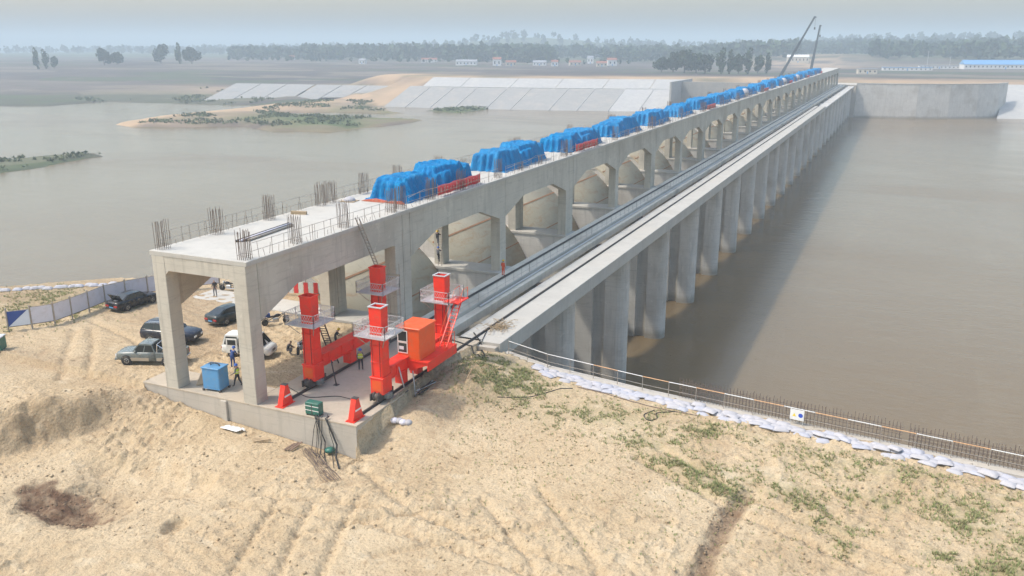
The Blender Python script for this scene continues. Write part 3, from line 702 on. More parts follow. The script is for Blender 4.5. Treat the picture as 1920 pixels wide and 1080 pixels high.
# short dowels and thin temporary rails along the deck edges, one length per bay
for side, x in enumerate((-38.55, -46.7)):
    for k in range(0, 12):
        m = MB(); a = (43.3 if k == 0 else yk(k) + 1); b = yk(k + 1) - 1; y = a; rr = random.Random(k * 2 + side)
        while y < b:
            y += rr.uniform(0.35, 0.9)
            m.tube([(x + rr.uniform(-.12, .12), y, 10.19), (x + rr.uniform(-.14, .14), y + rr.uniform(-.05, .05), 10.2 + rr.choice((0.35, 0.5, 0.8, 1.1)))], 0.014, 4)
        o = bmb(m, 'edge_dowels', M['rebar_rust']); o['kind'] = 'stuff'
        m = MB(); n = 8
        for j in range(n + 1):
            yy = a + (b - a) * j / n; m.tube([(x, yy, 10.2), (x, yy, 11.35)], 0.022, 5)
        for z in (10.75, 11.3): m.tube([(x, a, z), (x, b, z + 0.02)], 0.018, 5)
        bmb(m, 'guard_rail', M['scaffold_pipe'])
# far end block where the deck lands on the bank
bmb(MB().box(-47.5, -27.5, yk(NB) + 1.6, yk(NB) + 30, -24, 0.0), 'end_abutment', M['concrete_wall'])
# ---- radial gates
GC, GR = (-56.8, -9.2), 14.0
def gate_mesh():
    n = 26; a0, a1 = math.radians(-48), math.radians(80); L = (S_BAY - 3.06) / 2; v = []; f = []
    for t in range(n + 1):
        a = a0 + (a1 - a0) * t / n
        for r in (GR, GR - 0.25):
            for y in (-L, L): v.append((GC[0] + r * math.cos(a), y, GC[1] + r * math.sin(a)))
    for t in range(n):
        b = t * 4; c = b + 4
        f += [(b, b + 1, c + 1, c), (b + 2, c + 2, c + 3, b + 3), (b, c, c + 2, b + 2), (b + 1, b + 3, c + 3, c + 1)]
    f += [(0, 2, 3, 1), (n * 4, n * 4 + 1, n * 4 + 3, n * 4 + 2)]
    me = MB().add(v, f).mesh('skin_plate'); me.materials.append(M['gate_plate'])
    me.polygons.foreach_set('use_smooth', [len(p.vertices) == 4 and abs(p.normal.y) < 0.5 for p in me.polygons]); return me, L
gm, GL = gate_mesh()
def rib_mesh(deg, w, mat):
    a = math.radians(deg); d = w / GR / 2; r0, r1 = GR - 0.02, GR + 0.035
    pts = [(GC[0] + r * math.cos(b), GC[1] + r * math.sin(b)) for r, b in ((r0, a - d), (r1, a - d), (r1, a + d), (r0, a + d))]
    me = MB().prism(pts, -GL, GL, 'y').mesh('seam_rib'); me.materials.append(M[mat]); return me
ribs = [rib_mesh(68, 0.16, 'gate_rust'), rib_mesh(52, 0.22, 'gate_rust'), rib_mesh(33, 0.14, 'gate_rust'), rib_mesh(12, 0.16, 'gate_rust')]
lug = MB()
for s in (-1, 1):
    lug.prism([(GC[0] + GR * math.cos(math.radians(72)) - .3, GC[1] + GR * math.sin(math.radians(72)) - .1), (GC[0] + GR * math.cos(math.radians(72)) + .5, GC[1] + GR * math.sin(math.radians(72)) - .2), (GC[0] + GR * math.cos(math.radians(72)) + .35, GC[1] + GR * math.sin(math.radians(72)) + .7), (GC[0] + GR * math.cos(math.radians(72)) - .1, GC[1] + GR * math.sin(math.radians(72)) + .8)], s * 5.5 - .2, s * 5.5 + .2, 'y')
lm = lug.mesh('lifting_lug'); lm.materials.append(M['dark_steel'])
ORD = ['first', 'second', 'third', 'fourth', 'fifth', 'sixth', 'seventh', 'eighth', 'ninth', 'tenth', 'eleventh', 'twelfth', 'thirteenth', 'fourteenth', 'fifteenth', 'sixteenth', 'seventeenth', 'eighteenth', 'nineteenth', 'twentieth', 'twenty-first', 'twenty-second', 'twenty-third', 'twenty-fourth', 'twenty-fifth']
for k in range(1, NB):
    if k == 1: lb = 'curved grey-green steel radial gate in the bay nearest the red gantry'
    elif k == NB - 1: lb = 'curved steel radial gate in the last bay by the far bank'
    else: lb = f'curved steel radial gate under the deck, {ORD[k-1]} bay from the red gantry'
    yc = (yk(k) + yk(k + 1)) / 2
    g = thing('radial_gate', lb, 'sluice gate', (-44, yc, -15), 0, 'radial gates between the piers')
    link('skin_plate', gm, g, (44, 0, 15))
    for r in ribs: link('seam_rib', r, g, (44, 0, 15))
    link('lifting_lug', lm, g, (44, 0, 15))

# ---- rubble left on the pier tops in the gap between the two rail beams
def rubble(seed):
    r = random.Random(seed); m = MB()
    for i in range(70):
        x, y = r.uniform(-34.15, -32.5), r.uniform(-1.4, 1.4) if True else 0; a = r.uniform(.04, .22)
        if x > -34.4 and x < -32.75 and abs(y) > .7: y *= .45
        m.box(x - a, x + a, y - a * .8, y + a * .8, -1.47, -1.40 + r.uniform(.05, .35), 0, None)
    me = m.mesh('rubble'); me.materials.append(M['rubble_brown']); return me
RUB = [rubble(1), rubble(2)]
for i, p in enumerate([o for o in bar_.children if o.name.split('.')[0] == 'pier'][:12]):
    o = link('rubble', RUB[i % 2], p); o['kind'] = 'stuff'
# ================================================================ THINGS ON THE BARRAGE
# ---- hoists under blue tarpaulins
def tarp_mesh(L, W, H, seed, front_low):
    nx, ny = 46, 60; u = np.linspace(-1, 1, nx); v = np.linspace(-1, 1, ny); U, V = np.meshgrid(u, v)
    r = random.Random(seed)
    # the machine below: a few boxes of different height
    prof = np.zeros_like(U)
    boxes = [(0.0, 0.05, 0.62, 0.6, 1.0), (r.uniform(-.15, .15), -0.55 if front_low else 0.5, 0.7, 0.34, 0.66 + r.uniform(-.06, .1)), (r.uniform(-.3, .3), 0.62 if front_low else -0.6, 0.6, 0.28, 0.82), (0.45, r.uniform(-.3, .3), 0.3, 0.45, 0.6)]
    for cx, cy, hx, hy, h in boxes:
        th = r.uniform(-.35, .35); Ur = (U - cx) * math.cos(th) + (V - cy) * math.sin(th); Vr = (V - cy) * math.cos(th) - (U - cx) * math.sin(th)
        d = np.maximum(np.abs(Ur) / hx, np.abs(Vr) / hy)
        prof = np.maximum(prof, h * np.clip((1.5 - d - 0.12 * fbm(U * 2.5 + seed, V * 2.5, seed + 8)) / 0.52, 0, 1) ** 0.9)
    fold = 0.08 * fbm(U * 2.0 + seed, V * 2.6, seed, 2) + 0.10 * (0.5 - np.abs(fbm(U * 3.5, V * 5 + seed, seed + 3, 3))) + 0.05 * (0.5 - np.abs(fbm(U * 9, V * 12 + seed, seed + 4, 3)))
    ang = np.arctan2(V, U); rad = np.maximum(np.abs(U), np.abs(V))
    pleat = 0.10 * np.sin(ang * 17 + seed + 3 * fbm(U * 2, V * 2, seed)) * smooth(0.5, 0.9, rad)
    Zt = H * np.clip(prof + fold * (prof > 0.1), 0.0, 1.2)
    k = 1 + pleat * 0.5 + 0.05 * fbm(U * 2, V * 2, seed + 5)
    X = U * W / 2 * k; Y = V * L / 2 * k
    edge = smooth(0.86, 1.0, rad); Zt = Zt * (1 - edge) + edge * (0.05 + 0.16 * np.abs(fbm(U * 5, V * 5, seed + 6)))
    P = np.stack([X, Y, Zt + 0.03], -1).reshape(-1, 3); Q = grid_quads(nx, ny)
    rim = np.concatenate([np.arange(nx), np.arange(1, ny) * nx + nx - 1, (ny - 1) * nx + np.arange(nx - 2, -1, -1), np.arange(ny - 2, 0, -1) * nx])
    lo = P[rim].copy(); lo[:, 2] = 0.0; b = len(P); n = len(rim); idx = np.arange(n)
    Q2 = np.stack([rim, b + idx, b + (idx + 1) % n, rim[(idx + 1) % n]], 1)
    return np_mesh('tarp', np.concatenate([P, lo]), np.concatenate([Q, Q2]), M['blue_tarp'])
TARP = [tarp_mesh(6.7, 4.6, 1.95, 3, True), tarp_mesh(7.0, 4.7, 2.2, 8, False), tarp_mesh(6.4, 4.5, 2.0, 13, True), tarp_mesh(6.8, 4.6, 2.1, 21, False), tarp_mesh(6.6, 4.5, 2.15, 34, True), tarp_mesh(6.6, 4.7, 2.0, 55, False)]
pl = MB()
for sx in (-1.5, 1.5): pl.box(sx - .15, sx + .15, -3.1, 3.1, 0.0, 0.22)
for sy in (-2.6, 2.6): pl.box(-1.35, 1.35, sy - .12, sy + .12, 0.02, 0.2)
plm = pl.mesh('base_frame'); plm.materials.append(M['dark_steel'])
fl = MB(); fl.tube([(-2.42, -3.0, .62), (-2.2, 0, .8), (-2.4, 3.0, .55)], .02, 4); fl.tube([(2.36, -3.2, .5), (2.34, 0, .62), (2.36, 3.2, .5)], .025, 4); flm = fl.mesh('rope'); flm.materials.append(M['sandbag'])
q = random.Random(3)
for k in range(1, 21):
    for half in (0, 1):
        yc = yk(k) + (6.6 if half == 0 else 13.4) + q.uniform(-.4, .4)
        where = 'nearer' if half == 0 else 'farther'
        lb = f'blue tarpaulin over a hoist, {where} one in the {ORD[k-1]} pair along the deck' if k > 1 else ('lower blue tarpaulin heap with reddish lining, first hoist cover on the near deck' if half == 0 else 'large smooth blue tarpaulin over a hoist beside the first red banner')
        o = thing('covered_hoist', lb, 'covered machine', (-42.1 + q.uniform(-.25, .25), yc, 10.2), q.uniform(-.06, .06), 'tarpaulin-covered hoists on the deck')
        ti = half if k == 1 else q.randrange(6)
        t = link('tarp', TARP[ti], o); t.scale = (1, q.uniform(.95, 1.06), q.uniform(.92, 1.06))
        if q.random() < 0.5: t.rotation_euler = (0, 0, math.pi)
        link('base_frame', plm, o); link('rope', flm, t)
        if k == 1 and half == 0:
            m = MB(); m.prism([(-2.3, 0.02), (2.3, 0.02), (1.9, 0.26), (0.6, 0.16), (-0.8, 0.3), (-2.0, 0.12)], -3.75, -3.45, 'y'); m.build('lining', M['tarp_lining'], o)
# white wrapped drums between the far tarps
for k, lb in ((9, 'pale wrapped bundle between blue tarpaulins, nearer of three on the far deck'), (13, 'pale wrapped bundle between blue tarpaulins, middle of three on the far deck'), (15, 'pale wrapped bundle between blue tarpaulins, farthest of three on the far deck')):
    o = thing('wrapped_bundle', lb, 'bundle', (-40.4, yk(k) + 18.6, 10.2), 0, 'pale bundles on the deck')
    MB().lathe([(0.2, 0), (1.1, .05), (1.25, .8), (1.15, 1.6), (.6, 2.1), (.1, 2.2)], 12, 'z').build('wrapping', M['sandbag'], o, True)
    MB().lathe([(1.27, .75), (1.29, .8), (1.27, .85)], 12, 'z').build('strap', M['dark_steel'], o)
# ---- red banners tied to the deck rail
def banner(y0, y1, lb):
    o = thing('banner', lb, 'banner', (-38.95, (y0 + y1) / 2, 10.2), 0, 'red banners on the deck rail'); L = y1 - y0; n = 24
    v = []; 
    for i in range(n + 1):
        for z in (0.15, 1.05):
            for d in (0, 0.02): v.append((0.05 * math.sin(i * 1.3) + 0.04 * math.sin(i * .37) + d, -L / 2 + L * i / n, z + 0.03 * math.sin(i * .8)))
    f = []
    for i in range(n):
        b = i * 4; c = b + 4; f += [(b, c, c + 2, b + 2), (b + 1, b + 3, c + 3, c + 1), (b, b + 1, c + 1, c), (b + 2, c + 2, c + 3, b + 3)]
    f += [(0, 2, 3, 1), (n * 4, n * 4 + 1, n * 4 + 3, n * 4 + 2)]
    c = MB().add(v, f).build('cloth', M['banner_red'], o, True)
    r = random.Random(int(y0)); m = MB(); t = -L / 2 + 0.5
    while t < L / 2 - 0.5:
        for _ in range(4):
            if r.random() < .5: m.box(0.085, 0.092, t + r.uniform(-.2, .1), t + r.uniform(.12, .22), *(lambda z: (z, z + .07))(r.uniform(.35, .8)))
            else:
                yy = t + r.uniform(-.2, .2); m.box(0.085, 0.092, yy, yy + .07, .36, r.uniform(.6, .88))
        t += 0.62
    p = m.build('lettering', M['banner_print'], c); p['kind'] = 'stuff'
    for yy in (-L / 2, 0, L / 2): MB().tube([(0.0, yy, 0), (0.0, yy, 1.25)], .025, 5).build('post', M['scaffold_pipe'], o)
banner(69.8, 78.8, 'red cloth banner on the deck rail below the nearest blue tarpaulins')
banner(107.6, 116.6, 'red cloth banner on the deck rail below the third pair of tarpaulins')
for i, k in enumerate((7, 11, 14, 17, 20)):
    banner(yk(k) + 4, yk(k) + 13, f'small distant red banner on the far deck rail, {ORD[i]} after the two near ones')
# ---- loose things on the near deck
o = thing('pipe_bundle', 'bundle of dark and blue pipes lying on the bare near deck', 'pipes', (-43.1, 50.4, 10.2), 0.09)
for i, (dx, dz, mt) in enumerate(((-.22, .1, 'dark_steel'), (0, .1, 'panel_lilac'), (.2, .1, 'dark_steel'), (.42, .1, 'scaffold_pipe'))):
    MB().tube([(dx, -3.4 + .2 * i, dz), (dx, 3.4 - .15 * i, dz)], .09, 8).build('pipe', M[mt], o, True)
o = thing('timber_stack', 'small stack of brown boards near the deck left edge', 'boards', (-45.6, 57.6, 10.2), 0.2)
for i in range(4): MB().box(-.7, .7, -.12, .12, i * .07, i * .07 + .06).build('plank', M['timber'], o)
o = thing('wrapped_heap', 'white plastic-wrapped heap at the deck left edge before the tarpaulins', 'bundle', (-45.3, 64.6, 10.2), 0.1)
MB().lathe([(.55, 0), (.6, .12), (.42, .3), (.3, .34), (.05, .46)], 7, 'z').build('wrapping', M['sandbag'], o, True)
MB().box(-.7, .7, -.6, .6, -.0, .06).build('pallet', M['timber'], o)
# ladder leaning on the deck edge
def ladder(name, lb, p0, p1, w, mat, step=0.3, parent=None, up=None, grp=None):
    p0, p1 = Vector(p0), Vector(p1); d = p1 - p0; L = d.length; d.normalize(); side = Vector(up) if up else d.cross(Vector((0, 0, 1))).normalized()
    o = thing(name, lb, 'ladder', p0) if parent is None else None; root = o or parent; off = Vector((0, 0, 0)) if o else p0
    pn = []
    for s in (-1, 1): pn.append(MB().bar(off + side * s * w / 2, off + side * s * w / 2 + d * L, .085, .06).build('stile', mat, root))
    n = int(L / step)
    for i in range(1, n): MB().bar(off + d * (i * step) - side * (w / 2 - .02), off + d * (i * step) + side * (w / 2 - .02), .05, .045).build('rung', mat, root)
    return o
ladder('ladder', 'tall thin ladder leaning from the slab up to the deck edge above the red legs', (-37.55, 57.6, 5.4), (-38.15, 55.3, 10.9), .45, M['scaffold_pipe'])
# tower of scaffold that carries the ladder foot
o = thing('scaffold_tower', 'narrow steel scaffold tower under the ladder behind the rear red leg', 'scaffold', (-37.6, 58.6, 0))
for dx in (-.5, .5):
    for dy in (-.9, .9): MB().tube([(dx, dy, 0), (dx, dy, 6.3)], .03, 5).build('upright', M['scaffold_pipe'], o)
for z in (.4, 1.8, 3.6, 5.3):
    for s in (-1, 1):
        MB().tube([(-.6, s * .9, z), (.6, s * .9, z)], .025, 5).build('ledger', M['scaffold_pipe'], o); MB().tube([(s * .5, -1, z + .05), (s * .5, 1, z + .05)], .025, 5).build('ledger', M['scaffold_pipe'], o)
MB().box(-.55, .55, -.95, .95, 5.33, 5.37).build('platform', M['timber'], o)

# ================================================================ THE RED GANTRY LEGS
def leg_parts(root, y, short, cage_seed):
    """one box leg with bogie, collar, cage; local to the frame root (x = 0 on the rail)"""
    m = MB(); w0, w1 = .42, .40
    v = [(sx * w0, y + sy * .5, .75) for sx, sy in ((-1, -1), (1, -1), (1, 1), (-1, 1))] + [(sx * .47, y + sy * .40, 6.0) for sx, sy in ((-1, -1), (1, -1), (1, 1), (-1, 1))]
    m.add(v, [(0, 1, 2, 3), (7, 6, 5, 4), (0, 4, 5, 1), (1, 5, 6, 2), (2, 6, 7, 3), (3, 7, 4, 0)])
    lg = m.build('leg', M['red_paint'], root)
    # hollow open head
    h = MB(); t = .06; a, b = .49, .42
    for x0, x1, y0, y1 in ((-a, a, y - b, y - b + t), (-a, a, y + b - t, y + b), (-a, -a + t, y - b + t, y + b - t), (a - t, a, y - b + t, y + b - t)): h.box(x0, x1, y0, y1, 5.9, 6.85)
    h.build('leg_head', M['red_paint'], lg)
    rim = MB()
    for x0, x1, y0, y1 in ((-a - .06, a + .06, y - b - .06, y - b + t), (-a - .06, a + .06, y + b - t, y + b + .06), (-a - .06, -a + t, y - b + t, y + b - t), (a - t, a + .06, y - b + t, y + b - t)): rim.box(x0, x1, y0, y1, 6.852, 6.92)
    rim.build('head_flange', M['red_paint'] if short else M['galvanised'], lg)
    MB().box(-a + t + .002, a - t - .002, y - b + t + .002, y + b - t - .002, 6.002, 6.02).build('head_inside', M['dark_steel'], lg)
    # foot block and bogie on the rail
    f = MB(); f.bevbox(-.52, .52, y - .58, y + .58, .62, 1.75, .03); fb = f.build('foot_block', M['red_paint'], root)
    MB().bevbox(-.56, .56, y - .62, y + .62, 1.75, 1.84, .02).build('foot_flange', M['red_paint'], fb)
    MB().box(-.36, .36, y - .592, y - .582, .85, 1.6).build('foot_panel', M['orange_paint'], fb)
    g = MB()
    for s in (-1, 1): g.box(s * .30 - .05, s * .30 + .05, y - 1.0, y + 1.0, .22, .70)
    bf = g.build('bogie_frame', M['dark_steel'], root)
    for s in (-1, 1): MB().lathe([(.28, -.22), (.34, -.2), (.34, -.14), (.27, -.13), (.27, .13), (.34, .14), (.34, .2), (.28, .22)], 16, 'x', (0, y + s * .6, .445)).build('wheel', M['rail_steel'], bf, True)
    MB().bevbox(.36, .75, y - .35, y + .25, .3, .62, .04).build('travel_motor', M['grey_paint'], bf)
    for z in (2.9, 4.1):      # welded splice collars with bolt heads
        MB().bevbox(-.475, .475, y - .51, y + .51, z, z + .06, .01).build('splice_collar', M['red_paint'], lg)
    for sx in (-1, 1): MB().tube([(sx * .3, y - .52, 1.9), (sx * .31, y - .5, 4.85)], .018, 5).build('conduit', M['cable'], lg)
    # work platform and wire cage round the head
    zp = 4.9; e = 1.25
    p = MB()
    for x0, x1, y0, y1 in ((-e, e, y - e, y - .56), (-e, e, y + .56, y + e), (-e, -.52, y - .56, y + .56), (.52, e, y - .56, y + .56)): p.box(x0, x1, y0, y1, zp, zp + .05)
    wp = p.build('work_platform', M['galvanised'], root)
    r = random.Random(cage_seed)
    for (ax, s) in (('x', -1), ('x', 1), ('y', -1), ('y', 1)):
        c = MB(); n = 12; top = .95
        P = (lambda t, z: (s * e, y + t, zp + z)) if ax == 'x' else (lambda t, z: (t, y + s * e, zp + z))
        for i in range(n + 1):
            t = -e + 2 * e * i / n
            for dirn in (-1, 1):
                t2 = max(-e, min(e, t + dirn * .6)); c.tube([P(t, .05), P(t2, top)], .011, 3, caps=False)
        for z in (.06, .5, top): c.tube([P(-e, z), P(0, z + r.uniform(-.03, .03)), P(e, z)], .022, 4)
        for t in (-e, 0, e): c.tube([P(t, 0), P(t, top + .05)], .024, 4)
        c.build('cage_side', M['galvanised'], wp)
    for sx in (-1, 1):
        MB().bar((sx * e * .9, y - e * .9, zp), (sx * .58, y - .5, zp - .8), .05, .05).build('bracket', M['scaffold_pipe'], wp)
def sill(root, y0, y1, z0, z1):
    m = MB(); m.bevbox(-.42, .42, y0, y1, z0, z1, .03); s = m.build('sill_beam', M['red_paint'], root)
    MB().box(-.50, .50, y0 + .1, y1 - .1, z1 + .002, z1 + .05).build('top_flange', M['red_paint'], s)
    MB().box(-.50, .50, y0 + .1, y1 - .1, z0 - .05, z0 - .002).build('bottom_flange', M['red_paint'], s)
    for k in range(5):
        yy = y0 + (y1 - y0) * (k + .5) / 5
        for sx in (-1, 1): MB().box(sx * .425 if sx > 0 else -.49, .49 if sx > 0 else -.425, yy - .02, yy + .02, z0 + .002, z1 - .002).build('stiffener', M['red_paint'], s)
gl = thing('gantry_leg_frame', 'red gantry legs standing on the left rail beside the deck', 'gantry leg', (-36.95, 47.1, 0), 0, 'red gantry leg frames')
leg_parts(gl, 0.0, True, 1); leg_parts(gl, 8.9, True, 2); sill(gl, .6, 8.3, 1.45, 2.25)
m = MB().bevbox(-.35, .35, 4.1, 5.0, .35, 1.38, .05); m.build('drive_unit', M['red_paint'], gl)
gr = thing('gantry_leg_frame', 'red gantry legs on the right rail carrying the orange cab and ladder', 'gantry leg', (-31.1, 47.0, 0), 0, 'red gantry leg frames')
leg_parts(gr, 0.0, False, 3); leg_parts(gr, 9.0, False, 4); sill(gr, .6, 8.4, 1.45, 2.25)
MB().bevbox(-.35, .35, 4.4, 5.2, .35, 1.38, .05).build('drive_unit', M['red_paint'], gr)
MB().bevbox(-.35, .35, 2.3, 3.0, .35, 1.38, .05).build('drive_unit', M['red_paint'], gr)
# cab platform, cab, windows, stair ladder
MB().box(-.3, 2.1, 2.9, 7.4, 1.95, 2.05).build('cab_platform', M['red_paint'], gr)
for y in (3.0, 7.3): MB().prism([(.5, 1.94), (2.05, 1.94), (2.05, 1.8), (.5, 1.2)], y - .06, y + .06, 'y').build('platform_bracket', M['red_paint'], gr)
MB().box(2.02, 2.1, 2.95, 7.35, 1.35, 1.948).build('skirt_plate', M['red_paint'], gr)
cab = MB().bevbox(-.45, 1.40, 3.0, 5.35, 2.07, 4.38, .05).build('cab', M['orange_paint'], gr)
MB().bevbox(-.53, 1.48, 2.92, 5.43, 4.382, 4.47, .04).build('cab_roof', M['orange_paint'], cab)
for z0, z1 in ((2.55, 3.25), (3.4, 4.15)):
    w = MB().box(-.34, .36, 2.965, 2.985, z0, z1).build('window', M['window_glass'], cab)
    for a in ((-.40, -.34, z0 - .06, z1 + .06), (.36, .42, z0 - .06, z1 + .06)): MB().box(a[0], a[1], 2.95, 2.992, a[2], a[3]).build('window_frame', M['white_paint'], cab)
    for a in ((z0 - .06, z0), (z1, z1 + .06)): MB().box(-.338, .358, 2.95, 2.992, a[0], a[1]).build('window_frame', M['white_paint'], cab)
MB().box(-.47, -.456, 3.2, 4.6, 3.1, 4.15).build('window', M['window_glass'], cab)
MB().box(-.28, .1, 2.957, 2.964, 2.75, 3.0).build('control_panel', M['panel_pale'], cab)
ladder('ladder', None, (1.55, 6.2, 2.06), (1.55, 8.9, 5.15), .55, M['red_paint'], .33, gr, (1, 0, 0))
MB().box(.66, 1.95, 8.0, 9.8, 5.0, 5.06).build('landing', M['red_paint'], gr)
for s in (1.2, 1.9):
    MB().tube([(s, 6.2, 2.1), (s, 6.5, 3.1), (s, 8.9, 5.9), (s, 9.7, 5.95), (s, 9.7, 5.05)], .022, 5).build('handrail', M['orange_paint'], gr)
MB().box(.62, .68, 8.7, 9.1, 3.2, 4.6).build('door_panel', M['panel_lilac'], gr)
for a, b in (((2.0, 5.6, 2.06), (2.0, 5.6, 3.1)), ((2.0, 7.2, 2.06), (2.0, 7.2, 3.1)), ((2.0, 5.6, 3.1), (2.0, 7.2, 3.1))): MB().tube([a, b], .025, 5).build('handrail', M['orange_paint'], gr)
# inclined access ladder between the left legs, and props
ladder('ladder', 'dark steel ladder leaning on the work platform of the front left red leg', (-38.3, 51.6, 0.0), (-37.2, 48.4, 4.9), .5, M['dark_steel'])
for i, (x, y, hx, hy) in enumerate(((-35.6, 47.9, .55, .9), (-30.35, 48.9, .35, -.7), (-30.1, 49.9, .3, .7))):
    o = thing('raking_prop', ('dark raking prop braced against the front left red leg', 'pale raking prop standing by the front right red leg', 'second raking prop under the cab beside the right rail')[i], 'prop', (x, y, 0 if i == 0 else zg(np.array([x]), np.array([y]))[0]))
    MB().tube([(0, 0, 0), (hx * (-1 if i == 0 else -1), hy * .3, 1.75 if i == 0 else 1.9)], .05, 6).build('shaft', M['dark_steel' if i == 0 else 'galvanised'], o, True)
    MB().box(-.18, .18, -.18, .18, 0, .03).build('foot_plate', M['dark_steel'], o)
# rail end buffers
for x, lb in ((-36.75, 'red wedge-shaped rail buffer at the end of the left rail'), (-30.95, 'red wedge-shaped rail buffer at the slab corner, end of the right rail')):
    o = thing('rail_buffer', lb, 'rail buffer', (x, 43.55, 0), 0, 'red rail buffers')
    MB().prism([(-.62, .06), (.55, .06), (.55, .12), (.16, 1.45), (-.16, 1.45)], -.2, .2, 'x').build('wedge', M['red_paint'], o)
    MB().box(-.34, .34, -.72, .62, .004, .058).build('base_plate', M['red_paint'], o)
    MB().box(-.21, .21, -.14, .21, 1.453, 1.5).build('bumper_pad', M['dark_steel'], o)
    for sx in (-1, 1): MB().box(sx * .205 - .012, sx * .205 + .012, -.30, .34, .62, .74).build('white_band', M['white_paint'], o)
# ---- green switch box with its cables over the wall
o = thing('switch_box', 'green electrical box on the slab edge between the two rail buffers', 'electrical box', (-33.85, 42.95, 0))
MB().bevbox(-.55, .55, -.28, .28, .12, .95, .03).build('cabinet', M['green_box'], o)
for z in (.38, .68): MB().box(-.56, .56, -.292, -.283, z, z + .05).build('band', M['white_paint'], o)
MB().box(-.03, .03, -.295, -.284, .15, .92).build('door_seam', M['dark_steel'], o)
for sx in (-.45, .45): MB().box(sx - .04, sx + .04, -.25, .25, 0, .118).build('leg', M['dark_steel'], o)
r = random.Random(2)
o = thing('power_cables', 'tangle of dark cables hanging from the green box down the slab wall', 'cables', (-33.6, 42.5, -2))
for i in range(9):
    x0 = r.uniform(-.45, 1.1); x1 = x0 + r.uniform(-.3, .9)
    zz = float(zg(np.array([-33.6 + x1]), np.array([41.9]))[0]) + 2
    pts = [(x0, .3, 2.25 + r.uniform(-.1, .1)), (x0 + r.uniform(-.1, .2), .02, 2.12), (x0 * .5 + x1 * .5, -.05, 1.2), (x1, -.15, .45), (x1 + .2, -.6, zz + .03), (x1 + r.uniform(.4, 1.6), -1.2 - r.random(), None)]
    pts = [(a, b, c if c is not None else float(zg(np.array([-33.6 + a]), np.array([42.5 + b]))[0]) + 2.05) for a, b, c in pts]
    MB().tube(pts, .022 if i else .06, 5).build('cable', M['cable'], o, True)
MB().lathe([(.05, 0), (.32, .02), (.34, .2), (.1, .3)], 12, 'z', (1.35, -.25, -.1)).build('cable_coil', M['green_box'], o, True)
o = thing('wire_bundle', 'loose bundle of thin brown wires lying on sand below the slab corner', 'wire', (-31.6, 40.3, -2.1), 0)
m = MB()
for i in range(26):
    t = r.uniform(-.35, .35); pts = []
    for j in range(7):
        s = j / 6; x = -2.4 + 4.6 * s + r.uniform(-.08, .08) + t * .5; y = 1.6 - 3.2 * s + t * (1 + .6 * s) + r.uniform(-.07, .07)
        pts.append((x, y, float(zg(np.array([-31.6 + x]), np.array([40.3 + y]))[0]) + 2.1 + .03 + r.uniform(0, .12)))
    m.tube(pts, .011, 3, caps=False)
w = m.build('wires', M['rebar_rust'], o); w['kind'] = 'stuff'
# ---- blue cabinet
o = thing('blue_cabinet', 'sky-blue steel cabinet standing between the front columns', 'cabinet', (-43.1, 43.75, 0), 0.10)
MB().bevbox(-.72, .72, -.55, .55, .16, 1.72, .04).build('body', M['blue_cabinet'], o)
MB().bevbox(-.77, .77, -.6, .6, 1.72, 1.8, .02).build('lid', M['blue_cabinet'], o)
for sx in (-.7, .7):
    for sy in (-.52, .52): MB().box(sx - .07, sx + .07, sy - .07, sy + .07, 0, .158).build('foot', M['dark_steel'], o)
MB().box(-.64, .64, -.562, -.552, .3, 1.62).build('door', M['blue_cabinet'], o)
MB().tube([(-.3, 0, 1.8), (-.32, 0, 1.95), (.1, 0, 2.0), (.35, .05, 1.92), (.4, .05, 1.8)], .05, 6).build('handle_bar', M['dark_steel'], o)
o = thing('timber_ramp', 'brown planks leaning behind the blue cabinet by the left column', 'planks', (-45.2, 44.4, 0), 0.5)
for i in range(3): MB().bar((i * .22, -.9, .05 + i * .03), (i * .22 + .1, .9, .75 + i * .03), .2, .05).build('plank', M['timber'], o)
# ---- debris heap, cables and a hose on the white beam and mound
o = thing('debris_heap', 'tangled heap of pale wire and formwork scraps on the white rail beam', 'debris', (-30.2, 64.8, 0.0))
m = MB()
for i in range(170):
    a = r.uniform(0, 6.28); d = abs(r.gauss(0, .7)); x, y = d * math.cos(a) * 1.0, d * math.sin(a) * 1.5; L = r.uniform(.25, .8); b = r.uniform(0, 6.28)
    m.tube([(x, y, r.uniform(.02, .3)), (x + L * math.cos(b), y + L * math.sin(b), r.uniform(.02, .35))], r.choice((.014, .02, .03)), 4)
m.build('scraps', M['timber'], o)['kind'] = 'stuff'
def ground_cable(lb, pts, rad, mat='cable', lift=0.0, n=26, name='cable'):
    P = np.array(pts, float); t = np.linspace(0, len(P) - 1, n); X = np.interp(t, range(len(P)), P[:, 0]); Y = np.interp(t, range(len(P)), P[:, 1])
    for _ in range(3): X[1:-1] = (X[:-2] + 2 * X[1:-1] + X[2:]) / 4; Y[1:-1] = (Y[:-2] + 2 * Y[1:-1] + Y[2:]) / 4
    Z = zg(X, Y); Z = np.where((X < -28.4) & (Y > 60.8) | (X < -30.3) & (Y > 42.6), 0.02, Z)
    x0, y0, z0 = X[0], Y[0], Z[0]
    o = MB().tube([(a - x0, b - y0, c - z0 + rad * .9) for a, b, c in zip(X, Y, Z)], rad, 5).build(name, M[mat], None, True, (x0, y0, z0 + lift))
    return tag(o, lb, 'cable')
for i, p in enumerate(([(-31.6, 62.4), (-29.8, 60.3), (-28.7, 58.6), (-28.4, 57.4)], [(-33.0, 60.2), (-30.0, 59.2), (-28.9, 58.2), (-28.0, 57.0)], [(-31.0, 64.0), (-30.0, 60.6), (-29.2, 58.9), (-28.0, 57.8)])):
    ground_cable(('thick black cable dropping off the white beam end onto the mound', 'black cable crossing from the gantry to the grassy mound', 'thin black cable curling over the white beam end')[i], p, (.06, .05, .035)[i])
